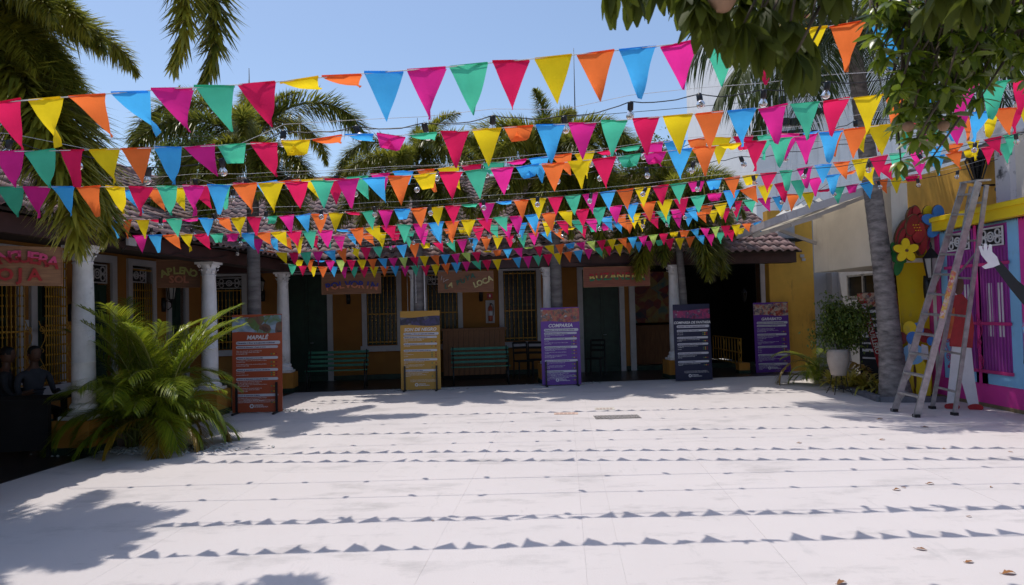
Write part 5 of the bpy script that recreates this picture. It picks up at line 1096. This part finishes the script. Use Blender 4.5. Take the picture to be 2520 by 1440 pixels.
for i, (px, Y, n, L, l) in enumerate([(2050, 13.9, 33, 0.57, 'yellow green strap plant right behind the pot stand'), (2092, 13.5, 39, 0.68, 'yellow green strap plant right of the round pot'), (2130, 13.2, 36, 0.68, 'yellow green strap plant halfway between pot and trunk'), (2168, 12.9, 30, 0.57, 'yellow green strap plant touching the coconut trunk')]): strap_plant(px, 950, Y, n, L, l, i)
p_ = P(2118, 900, 13.7); t = thing('croton_plant', 'broad-leaved yellow and red croton behind the strap plants', 'plant', (p_.x, p_.y, .04)); CR_ = leafmat('croton leaf', (0.5, 0.36, 0.10), (0.16, 0.07, 0.03), 0.4, .25); rnd = random.Random(9); lm = leafmesh(.20, .075, CR_).data('leaf', CR_)
for k in range(26): o = link('leaf', lm, t); o.matrix_local = Matrix.Translation((rnd.uniform(-.12, .12), rnd.uniform(-.1, .1), rnd.uniform(.15, .5))) @ rand_rot(rnd, -.4, .9)
MB().tube([(0, 0, 0), (0, 0, .5)], .012, 5).build('stem', M_BARK, t)

# broadleaf trees far behind
def far_tree(px, py, Y, rad, n, seed, label, m=M_SHRUB, leaf=.16):
    c = P(px, py, Y); t = thing('broadleaf_tree', label, 'tree', (c.x, c.y, 0))
    MB().tube([(0, 0, 0), (.1, 0, c.z * .5), (0, 0, c.z)], [.25, .18, .08], 8).build('trunk', M_BARK, t)
    mb, cs = foliage((0, 0, c.z), rad, n, leaf, leaf * .5, m, seed, 22, .35); mb.build('crown', m, t, kind='stuff')
    br = MB()
    for q_ in cs[:9]: br.tube([(0, 0, c.z - rad[2] * .8), (q_.x * .5, q_.y * .5, c.z + q_.z * .3), (q_.x, q_.y, c.z + q_.z)], [.07, .04, .02], 5)
    br.build('limbs', M_BARK, t)
far_tree(470, 345, 30, (2.3, 2, 2.2), 5200, 21, 'light green broadleaf tree behind the leftmost arcade palm')
far_tree(405, 395, 30, (1.0, 1, 1.1), 1500, 22, 'low round tree top showing over the tiled roof at left')
far_tree(1590, 415, 30, (2.4, 2, 1.7), 3600, 23, 'bushy tree top over the roof between the two right arcade palms')
far_tree(1360, 400, 29, (1.8, 1.6, 1.3), 2200, 24, 'broadleaf tree half hidden behind the tallest arcade palm')

# near fruit tree overhanging from the right
nt_ = thing('fruit_tree', 'near fruit tree hanging dark and sunlit leaves into the upper right corner', 'tree', (3.6, 2.6, 0))
O = Vector((3.6, 2.6, 0))
MB().tube([(0, 0, 0), (.05, .1, 1.5), (-.1, 0, 3.0)], [.16, .13, .11], 10).build('trunk', M_BARK, nt_)
LF = [leafmesh(.125, .048, M_LEAF, .15).data('leaf', M_LEAF), leafmesh(.105, .042, M_LEAF, .35).data('leaf', M_LEAF), leafmesh(.14, .055, M_LEAF_SHADE, .2).data('leaf', M_LEAF_SHADE)]
lfm = [leafmesh(.125, .048, M_LEAF, .15, n=3), leafmesh(.105, .042, M_LEAF, .35, n=3)]
whorls = []   # (pixel x, pixel y, depth, leaf count, dark)
for px, py in ((1508, -45), (1560, -25), (1625, -38), (1690, -60), (1770, 25), (1825, 10), (1865, 60), (1745, -20), (1945, 55), (1985, 95), (1900, -10), (2050, -60), (1960, 130), (1840, -40), (1735, 30), (1790, 70), (1830, 60), (1880, 90), (1930, 95), (1985, 130), (1880, 20), (2030, -60), (1950, -30), (1690, -20), (1720, 0), (2330, -40), (2390, -10), (2300, 0), (2450, -30)): whorls.append((px, py, random.uniform(2.1, 2.6), 10, 1))
rnd = random.Random(4); 
for px, py, c_ in ((2200, 40, 6), (2260, 90, 6), (2330, 60, 6), (2400, 30, 5), (2470, 60, 6), (2180, 120, 3), (2190, 190, 4), (2250, 170, 6), (2320, 150, 6), (2290, 235, 6), (2240, 260, 3), (2400, 120, 6), (2480, 140, 5), (2160, 10, 6), (2210, -10, 6), (2280, 10, 7), (2360, 0, 7), (2430, -10, 7), (2500, 0, 7), (2300, 100, 6), (2380, 80, 6), (2450, 100, 6), (2520, 170, 4), (2262, 320, 4), (2270, 375, 2), (2210, 225, 3), (2350, 220, 4), (2430, 190, 3), (2510, 30, 5), (2530, 110, 4), (2315, 290, 3)):
    for k in range(int(c_ * 1.7)): whorls.append((px + rnd.gauss(0, 27), py + rnd.gauss(0, 22), rnd.uniform(2.85, 3.4), 9, 0))
tw = MB(); cnt = 0; restl = MB(); root_tip = Vector((-.1, 0, 3.0))
for (px, py, Y, n_, dk) in whorls:
    p_ = P(px, py, Y) - O; r_ = rnd
    tw.tube([p_ + Vector((r_.uniform(.0, .12), r_.uniform(-.05, .1), .16)), p_], [.006, .0035], 4)
    for k in range(n_):
        az = 6.283 * k / n_ + r_.uniform(-.3, .3); e = r_.uniform(-.2, 1.15) if not dk else r_.uniform(.5, 1.35)
        M_ = Matrix.Translation(p_) @ Matrix.Rotation(az, 4, 'Z') @ Matrix.Rotation(e, 4, 'Y') @ Matrix.Rotation(r_.uniform(-.5, .5), 4, 'X') @ Matrix.Scale(r_.uniform(.75, 1.08) * (1 if dk else .74), 4)
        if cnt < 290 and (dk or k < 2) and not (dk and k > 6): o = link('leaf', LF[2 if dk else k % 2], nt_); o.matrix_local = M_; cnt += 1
        else: q_ = lfm[k % 2]; restl.add([M_ @ Vector(v) for v in q_.v], q_.f, 1 if dk else 0, True)
restl.build('foliage', [M_LEAF, M_LEAF_SHADE], nt_, kind='stuff')
for tgt in (P(1620, -120, 2.4), P(1900, -60, 2.4), P(2050, -20, 3.0), P(2350, -40, 3.2), P(2280, 200, 3.1), P(2480, 60, 3.2), P(1780, -80, 2.3)):
    q_ = tgt - O; tw.tube([root_tip, root_tip.lerp(q_, .4) + Vector((0, 0, .35)), q_], [.05, .02, .006], 6)
tw.build('branches', M_BARK, nt_)
up = MB(); rnd = random.Random(8)
for k in range(4200):
    x, y = rnd.uniform(.1, 4.2), rnd.uniform(1.2, 2.75); z = 1.75 + y * .475 + .12 + abs(rnd.gauss(0, .6))
    if x < .35 * y * .5: continue
    M_ = Matrix.Translation(Vector((x, y, z)) - O) @ rand_rot(rnd); up.add([M_ @ Vector(v) for v in lfm[1].v], lfm[1].f, 0)
up.build('unseen_upper_crown', M_LEAF_SHADE, nt_, kind='stuff')  # unseen leaves above the frame, added to shade the near whorls
FRU = mat('brown fruit skin', (0.30, 0.17, 0.10), 0.7, 0.12, 12)
for (px, py, Y) in ((1777, -2, 2.1), (2235, 312, 2.95), (2322, 310, 3.0), (2252, 352, 2.95), (2070, -25, 2.3)):
    o = MB().lathe([(.005, -.042), (.025, -.035), (.042, -.01), (.044, .01), (.03, .034), (.008, .042)], 16).build('fruit', FRU, nt_); o.location = P(px, py, Y) - O; o.scale = (.55,) * 3 if py > 100 else (1,) * 3

# ------------------------------------------------------------------ bunting
def pennant(kind, s):
    """cloth triangle hanging from a hem: x along the string, z down"""
    w_, h_ = .101, .252; rnd = random.Random(s); nr = 6; vs = []; fs = []
    for r in range(nr + 1):
        t = r / nr; half = w_ * (1 - t) + .0015; z = -h_ * t; y = 0; xs_ = 0
        bil = .026 * math.sin(t * 3.0 + s * 1.3) + .012 * math.sin(t * 7 + s * 2)
        if kind == 'skew': xs_ = .075 * t ** 1.3; z = -h_ * t * .9
        if kind == 'blown': a_ = t * 1.35; y = h_ * .75 * math.sin(a_ * .8) * t; z = -h_ * .42 * t + .03 * t * t; xs_ = .05 * t
        if kind == 'curl':
            if t > .42: z = -h_ * (.42 - (t - .42) * .55); y = -.025 - .03 * t
            half = w_ * (1 - min(t, .42)) * (1 if t <= .42 else (1 - t) / .58)
        if kind == 'folded': half *= 1.0; z = -h_ * (t if t < .55 else .55 - (t - .55) * .4); y = .02 if t > .55 else 0
        vs += [(xs_ - half, y + bil * .6, z + rnd.uniform(-.002, .002)), (xs_, y + bil, z), (xs_ + half, y - bil * .6 + .014 * math.sin(s * 2 + t * 4), z + .006 * math.sin(s * 3 + t * 5))]
    fs = [(3 * r + j, 3 * r + 1 + j, 3 * r + 4 + j, 3 * r + 3 + j) for r in range(nr) for j in (0, 1)]
    mb = MB().add(vs, fs, 0, True)
    mb.box(-w_, w_, -.004, .003, -.006, .006); return mb
PM = {}
def pen_me(col, kind, s):
    k = (col, kind, s)
    if k not in PM: PM[k] = pennant(kind, s).data('pennant', PENN[col])
    return PM[k]
def bunting(label, pts, order, c0, pitch, z0, z1=None, special=None, stop=None, tilt=19, seed=0, wind=.12, size=1.0):
    """pts: string in photo pixels; pennants every `pitch` metres starting at pixel c0 with the first colour of `order`"""
    z1 = z1 if z1 is not None else z0; xa, xb = pts[0][0], pts[-1][0]; rnd = random.Random(seed)
    W_ = [P(x, y, z0 + (z1 - z0) * (x - xa) / (xb - xa)) for x, y in pts]
    t = thing('bunting', label, 'bunting', W_[0], 0, 'bunting strings across the courtyard'); o0 = W_[0]
    MB().tube([p_ - o0 for p_ in W_], .0028, 4).build('cord', M_STRING, t)
    seg = [0]
    for a_, b_ in zip(W_[:-1], W_[1:]): seg.append(seg[-1] + (b_ - a_).length)
    def at(s_):
        for i in range(len(seg) - 1):
            if s_ <= seg[i + 1] or i == len(seg) - 2: u_ = (s_ - seg[i]) / (seg[i + 1] - seg[i]); return W_[i].lerp(W_[i + 1], u_), (W_[i + 1] - W_[i]).normalized()
    pxs = [x for x, y in pts]; i0 = max(i for i in range(len(pxs)) if pxs[i] <= c0); s0 = seg[i0] + (seg[i0 + 1] - seg[i0]) * (c0 - pxs[i0]) / (pxs[i0 + 1] - pxs[i0])
    k = -int(s0 / pitch)
    while True:
        s_ = s0 + k * pitch
        if s_ > seg[-1] - .05: break
        if s_ >= .05:
            p_, d = at(s_); col = order[k % len(order)]
            kind = (special or {}).get(k)
            if kind is None:
                q_ = rnd.random(); kind = 'skew' if q_ < wind else ('blown' if q_ < wind * 1.35 else ('folded' if q_ < wind * 1.7 else ('curl' if q_ < wind * 1.85 else 'flat')))
            o = link('pennant', pen_me(col, kind, rnd.randrange(5)), t, scale=size)
            xa_ = Vector((d.x, d.y, d.z)).normalized(); yy_ = Vector((0, 0, 1)).cross(xa_).normalized(); zz_ = xa_.cross(yy_)
            B = Matrix((xa_, yy_, zz_)).transposed().to_4x4(); sway = R(tilt + rnd.gauss(0, 8))
            o.matrix_local = Matrix.Translation(p_ - o0) @ B @ Matrix.Rotation(sway if kind != 'blown' else R(25), 4, 'X') @ Matrix.Rotation(rnd.gauss(0, .05), 4, 'Y') @ Matrix.Rotation(rnd.gauss(0, .16), 4, 'Z') @ Matrix.Scale(size * rnd.uniform(.95, 1.03), 4)
        k += 1
    return t
F_ = 'CYOBMG'; Rv = 'GMBOYC'
bunting('nearest and highest bunting string with the largest pennants against the open sky', [(-160, 262), (0, 252), (215, 235), (430, 218), (650, 205), (860, 184), (1070, 168), (1280, 148), (1485, 128), (1695, 105), (1905, 82), (2015, 68), (2120, 55), (2300, 30), (2560, -8)], F_, 5, .220, 3.5,
        special={3: 'skew', 4: 'skew', 5: 'skew', 6: 'skew', 7: 'blown', 8: 'blown', 0: 'flat', 1: 'flat', 2: 'skew', 9: 'flat', 10: 'flat', 11: 'flat', 12: 'flat', 13: 'flat', 14: 'flat', 15: 'flat', 16: 'flat', 17: 'flat', 18: 'flat', 19: 'flat', 20: 'flat'}, seed=1)
bunting('second nearest bunting string crossing just below the palm crowns', [(-160, 377), (0, 373), (92, 372), (255, 368), (410, 363), (500, 360), (578, 356), (657, 352), (748, 345), (812, 338), (890, 331), (970, 334), (1050, 329), (1133, 323), (1290, 311), (1448, 303), (1610, 289), (1768, 276), (1925, 261), (2083, 243), (2240, 228), (2400, 208), (2560, 190)], 'MGCYOB', 20, .2205, 4.68,
        special={0: 'flat', 1: 'flat', 2: 'flat', 3: 'flat', 4: 'flat', 5: 'flat', 6: 'skew', 7: 'folded', 8: 'skew', 9: 'curl', 10: 'blown', 11: 'blown', 12: 'curl', 13: 'blown', 14: 'flat', 15: 'flat', 16: 'curl', 17: 'flat', 18: 'flat', 19: 'flat', 20: 'flat', 21: 'flat', 22: 'flat', 23: 'flat', 24: 'flat', 25: 'flat', 26: 'flat', 27: 'flat'}, seed=2)
bunting('third bunting string, reversed colour order, lowest of the large pennants at the left edge', [(-100, 464), (0, 461), (153, 460), (345, 460), (545, 456), (680, 450), (815, 445), (940, 437), (1065, 427), (1135, 422), (1255, 412), (1368, 402), (1487, 390), (1605, 376), (1733, 362), (1857, 348), (1983, 334), (2112, 316), (2235, 300), (2400, 278), (2560, 255)], Rv, 25, .2185, 5.72, 5.85,
        special={20: 'curl', 22: 'flat', 24: 'curl', 25: 'curl', 4: 'flat', 5: 'flat', 10: 'flat'}, seed=3, wind=.10)
bunting('fourth bunting string hanging just behind and above the third', [(300, 470), (600, 452), (745, 443), (845, 440), (935, 428), (1045, 418), (1150, 408), (1260, 397), (1375, 382), (1490, 372), (1610, 353), (1730, 341), (1850, 335), (2000, 326), (2160, 312), (2330, 290), (2560, 256)], Rv, 880, .2185, 6.5, seed=4, wind=.35)
bunting('fifth bunting string, running unbroken across the middle of the tiled roof', [(228, 546), (400, 541), (565, 537), (735, 530), (900, 521), (1078, 510), (1215, 499), (1348, 487), (1477, 474), (1615, 458), (1752, 443), (1885, 427), (2015, 408), (2145, 388), (2300, 362), (2520, 328)], 'MBOYCG', 235, .2195, 9.1, 8.1, seed=5, wind=.14)
bunting('sixth bunting string close below the fifth over the tiled roof', [(330, 580), (460, 577), (573, 576), (705, 570), (828, 567), (945, 557), (1065, 549), (1190, 539), (1310, 529), (1430, 516), (1553, 504), (1683, 488), (1802, 470), (1890, 455), (2010, 438), (2100, 422), (2185, 405), (2300, 385), (2520, 345)], 'MBOYCG', 345, .2195, 9.5, 8.7, seed=6, wind=.2)
bunting('seventh bunting string with smaller pennants tucked behind the sixth', [(560, 592), (700, 586), (830, 579), (1000, 570), (1120, 562), (1300, 549), (1440, 541), (1560, 527), (1700, 512), (1860, 490), (1990, 474), (2150, 446), (2260, 428)], Rv, 600, .2195, 10.8, 10.2, seed=7, wind=.25)
bunting('eighth bunting string crossing the lowest tile rows above the palm trunks', [(600, 605), (680, 622), (745, 622), (808, 618), (870, 611), (965, 606), (1088, 595), (1205, 583), (1328, 573), (1450, 555), (1560, 540), (1700, 524), (1850, 506)], 'CGMBOY', 900, .2195, 12.4, seed=8, wind=.2)
bunting('ninth bunting string with lime pennants along the eave', [(715, 640), (800, 642), (890, 640), (990, 634), (1088, 628), (1188, 619), (1292, 610), (1398, 600), (1500, 590), (1597, 580), (1700, 566), (1780, 557), (1885, 545)], 'YOBMLC', 890, .2195, 14.3, seed=9, wind=.3, size=.98)
bunting('farthest and lowest bunting string hanging in front of the hanging wooden signs', [(690, 648), (760, 656), (845, 658), (945, 656), (1045, 654), (1145, 645), (1247, 637), (1345, 627), (1448, 614), (1550, 598), (1655, 588), (1745, 578), (1835, 560)], 'MGCYOB', 845, .2195, 14.6, seed=10, wind=.12, size=.98)

# ------------------------------------------------------------------ strings of lamps
SOCK = MB().lathe([(.008, 0), (.02, -.004), (.022, -.012), (.022, -.058), (.017, -.064)], 12).data('socket', M_SOCK)
BULB = MB().lathe([(.012, -.058), (.014, -.068), (.026, -.083), (.0305, -.098), (.027, -.116), (.015, -.127), (.004, -.130)], 16).data('bulb', M_GLASS)
FIL = MB().tube([(0, 0, -.066), (.004, 0, -.085), (-.004, 0, -.09), (.003, 0, -.105)], .003, 4).data('filament', mat('brass filament', (0.5, 0.35, 0.15), 0.3, 0.1, 5, metal=.8))
def lamps(label, pts, z0, z1=None, sag=.03, ends=(True, True), seed=0, wire=True):
    z1 = z1 or z0; xa, xb = pts[0][0], pts[-1][0]; rnd = random.Random(seed); zz = lambda x: z0 + (z1 - z0) * (x - xa) / (xb - xa)
    W_ = [P(x, y, zz(x)) for x, y in pts]; o0 = W_[0]; t = thing('string_lights', label, 'string lights', o0, 0, 'lamp cables across the courtyard')
    ext = [W_[0] * 2 - W_[1] + Vector((0, 0, .05))] + W_ + [W_[-1] * 2 - W_[-2] + Vector((0, 0, .05))]
    cp = []
    for a_, b_ in zip(ext[:-1], ext[1:]):
        for k in range(6): u_ = k / 6; cp.append(a_.lerp(b_, u_) - Vector((0, 0, sag * 4 * u_ * (1 - u_) * rnd.uniform(.6, 1.2))) - o0)
    cp.append(ext[-1] - o0); MB().tube(cp, .0042, 5).build('cable', M_CORD, t)
    if wire: MB().tube([e_ - o0 + Vector((0, .01, .05)) for e_ in ext], .0018, 4).build('support_wire', M_STRING, t)
    for p_ in W_:
        s_ = link('socket', SOCK, t, loc=p_ - o0, rot=(R(rnd.uniform(-28, 28)), R(rnd.gauss(0, 14)), 0)); link('bulb', BULB, s_); link('filament', FIL, s_)
lamps('nearest lamp cable with dark bulbs drooping at the left and rising over the sky', [(-140, 335), (25, 345), (190, 378), (367, 412), (545, 390), (698, 322), (875, 311), (1043, 303), (1213, 284), (1387, 285), (1552, 250), (1720, 232), (1880, 220), (2037, 200), (2200, 190), (2370, 225)], 4.95, seed=1)
lamps('second lamp cable running along the third bunting string', [(60, 462), (115, 452), (220, 448), (365, 450), (480, 440), (607, 440), (712, 434), (828, 432), (957, 422), (1087, 418), (1196, 405), (1323, 392), (1453, 383), (1582, 364), (1708, 350), (1822, 340), (1975, 322), (2105, 296), (2380, 250), (2500, 232)], 6.6, seed=2, sag=.06)
lamps('third lamp cable with upright sockets over the middle of the roof', [(160, 463), (270, 470), (422, 492), (575, 466), (725, 462), (880, 456), (1034, 450), (1250, 438), (1365, 427), (1477, 418), (1590, 411), (1707, 398), (1822, 385), (1935, 374), (2043, 355), (2162, 343), (2300, 322), (2430, 300)], 7.3, seed=3)
lamps('fourth lamp cable just above the fifth bunting string', [(262, 528), (395, 536), (525, 526), (655, 520), (790, 517), (922, 508), (1057, 504), (1190, 492), (1323, 484), (1455, 475), (1590, 462), (1720, 445), (1853, 432), (1985, 414), (2140, 398), (2260, 380), (2400, 352), (2500, 330)], 7.9, seed=4, sag=.02)
lamps('fifth lamp cable among the sixth bunting string pennants', [(240, 558), (372, 560), (470, 562), (590, 584), (690, 575), (790, 588), (880, 590), (1010, 582), (1100, 576), (1200, 566), (1270, 566), (1370, 552), (1480, 548), (1580, 540), (1680, 522), (1805, 498), (1925, 482), (2050, 462), (2160, 445), (2258, 440), (2357, 420)], 9.8, seed=5, sag=.02)
lamps('farthest lamp cable with tiny bulbs in front of the eave', [(585, 612), (650, 600), (760, 598), (860, 604), (960, 596), (1060, 597), (1160, 588), (1268, 578), (1385, 568), (1500, 552), (1640, 540), (1780, 520)], 11.5, seed=6, sag=.02)
# overhead service cables, rods and pole against the sky
def cable(label, a_, b_, r=.006, sag=.15):
    t_ = [a_.lerp(b_, k / 12) - Vector((0, 0, sag * 4 * (k / 12) * (1 - k / 12))) for k in range(13)]; o = MB().tube([v - a_ for v in t_], r, 4).build('overhead_cable', M_CORD); o.location = a_; tag(o, label, 'cable')
cable('thin overhead cable rising from the left roof towards the upper right', P(150, 345, 22), P(2100, 225, 24), .010, .3)
cable('thin overhead cable sloping down from the leftmost arcade palm', P(800, 285, 18), P(930, 335, 18), .009, .02)
cable('thin overhead cable low over the tiled roof', P(-50, 480, 8), P(2300, 330, 8), .0025, .0)
cable('slack cable descending from the tall building to the lean-to roof', P(2150, 370, 15), P(1830, 590, 15.5), .006, .05)
def rod(px, py0, py1, Y, r0, r1, label, name='lightning_rod', m=M_BLACK):
    a_, b_ = P(px, py1, Y), P(px + (py1 - py0) * -.02, py0, Y); a_.z = 0; o = MB().tube([(0, 0, 0), (0, 0, b_.z * .7), (b_.x - a_.x, 0, b_.z)], [r0, r0, r1], 8).build(name, m); o.location = a_; tag(o, label, 'pole')
rod(616, 168, 330, 24, .05, .012, 'tall thin dark lightning rod above the leftmost arcade palm'); rod(740, 282, 420, 26, .075, .07, 'pale grey pole behind the leftmost arcade palm', 'utility_pole', M_GREYW)
rod(1416, 118, 330, 26, .03, .008, 'thin rod tip showing above the yellow pennant of the nearest bunting'); rod(1028, 290, 340, 24, .03, .01, 'short thin rod just right of the sky centre over the second palm')

# white conduits and a bead string beside the palm trunks, loose cables under the eaves
def conduit(px, py0, py1, Y, r_, label, m, name='conduit'):
    a_ = P(px, py1, Y); b_ = P(px - (py1 - py0) * .025, py0, Y); o = MB().tube([(0, 0, 0), ((b_ - a_) * .5)[:], (b_ - a_)[:]], r_, 6).build(name, m); o.location = a_; tag(o, label, 'conduit')
conduit(1047, 640, 800, 15.6, .012, 'white conduit running up the right side of the second palm trunk', M_COLUMN)
conduit(1004, 655, 770, 17.9, .008, 'thin white conduit on the ochre wall left of the second palm trunk', M_COLUMN)
t = thing('bead_string', 'white bead string hanging from the eave left of the second palm trunk', 'bead string', P(1022, 650, 15.55))
bd_ = MB().lathe([(.002, -.012), (.012, -.006), (.012, .004), (.002, .01)], 6).data('bead', M_COLUMN)
for k in range(30): link('bead', bd_, t, loc=(.001 * (k % 3), 0, -k * .03))
def loose(fr, pts, label, m=M_CORD, r_=.006):
    W_ = [on_wall(fr, px, py, v) for px, py, v in pts]; cp = []
    for a_, b_ in zip(W_[:-1], W_[1:]):
        for k in range(5): u_ = k / 5; cp.append(a_.lerp(b_, u_) - Vector((0, 0, .10 * u_ * (1 - u_))) - W_[0])
    cp.append(W_[-1] - W_[0]); o = MB().tube(cp, r_, 5).build('loose_cable', m); o.location = W_[0]; tag(o, label, 'cable')
loose(FL, [(310, 600, -.26), (385, 628, -.27), (440, 622, -.26), (500, 635, -.27), (560, 628, -.26)], 'loose cable sagging along the left fascia above the square sign')
loose(FB, [(720, 668, -.26), (800, 660, -.28), (900, 664, -.27), (1000, 657, -.26)], 'loose pale cable sagging along the back fascia over the POLVORIN sign', M_STRING, .004)
loose(FB, [(1410, 645, -.26), (1500, 650, -.28), (1610, 640, -.27), (1700, 648, -.26)], 'loose cable sagging along the back fascia right of the tallest palm')
for i, (fr, px, py, l) in enumerate(((FL, 60, 800, 'small pale switch plate on the pier between the two nearest barred windows'), (FB, 1342, 756, 'small grey socket box on the wall left of the tallest palm trunk'))):
    p_ = on_wall(fr, px, py, (yl if fr is FL else yb) - .01); t = thing('switch_box', l, 'switch', p_, fr.a); MB().box(-.05, .05, -.04, 0, -.08, .08).build('cover', M_GREYW, t)
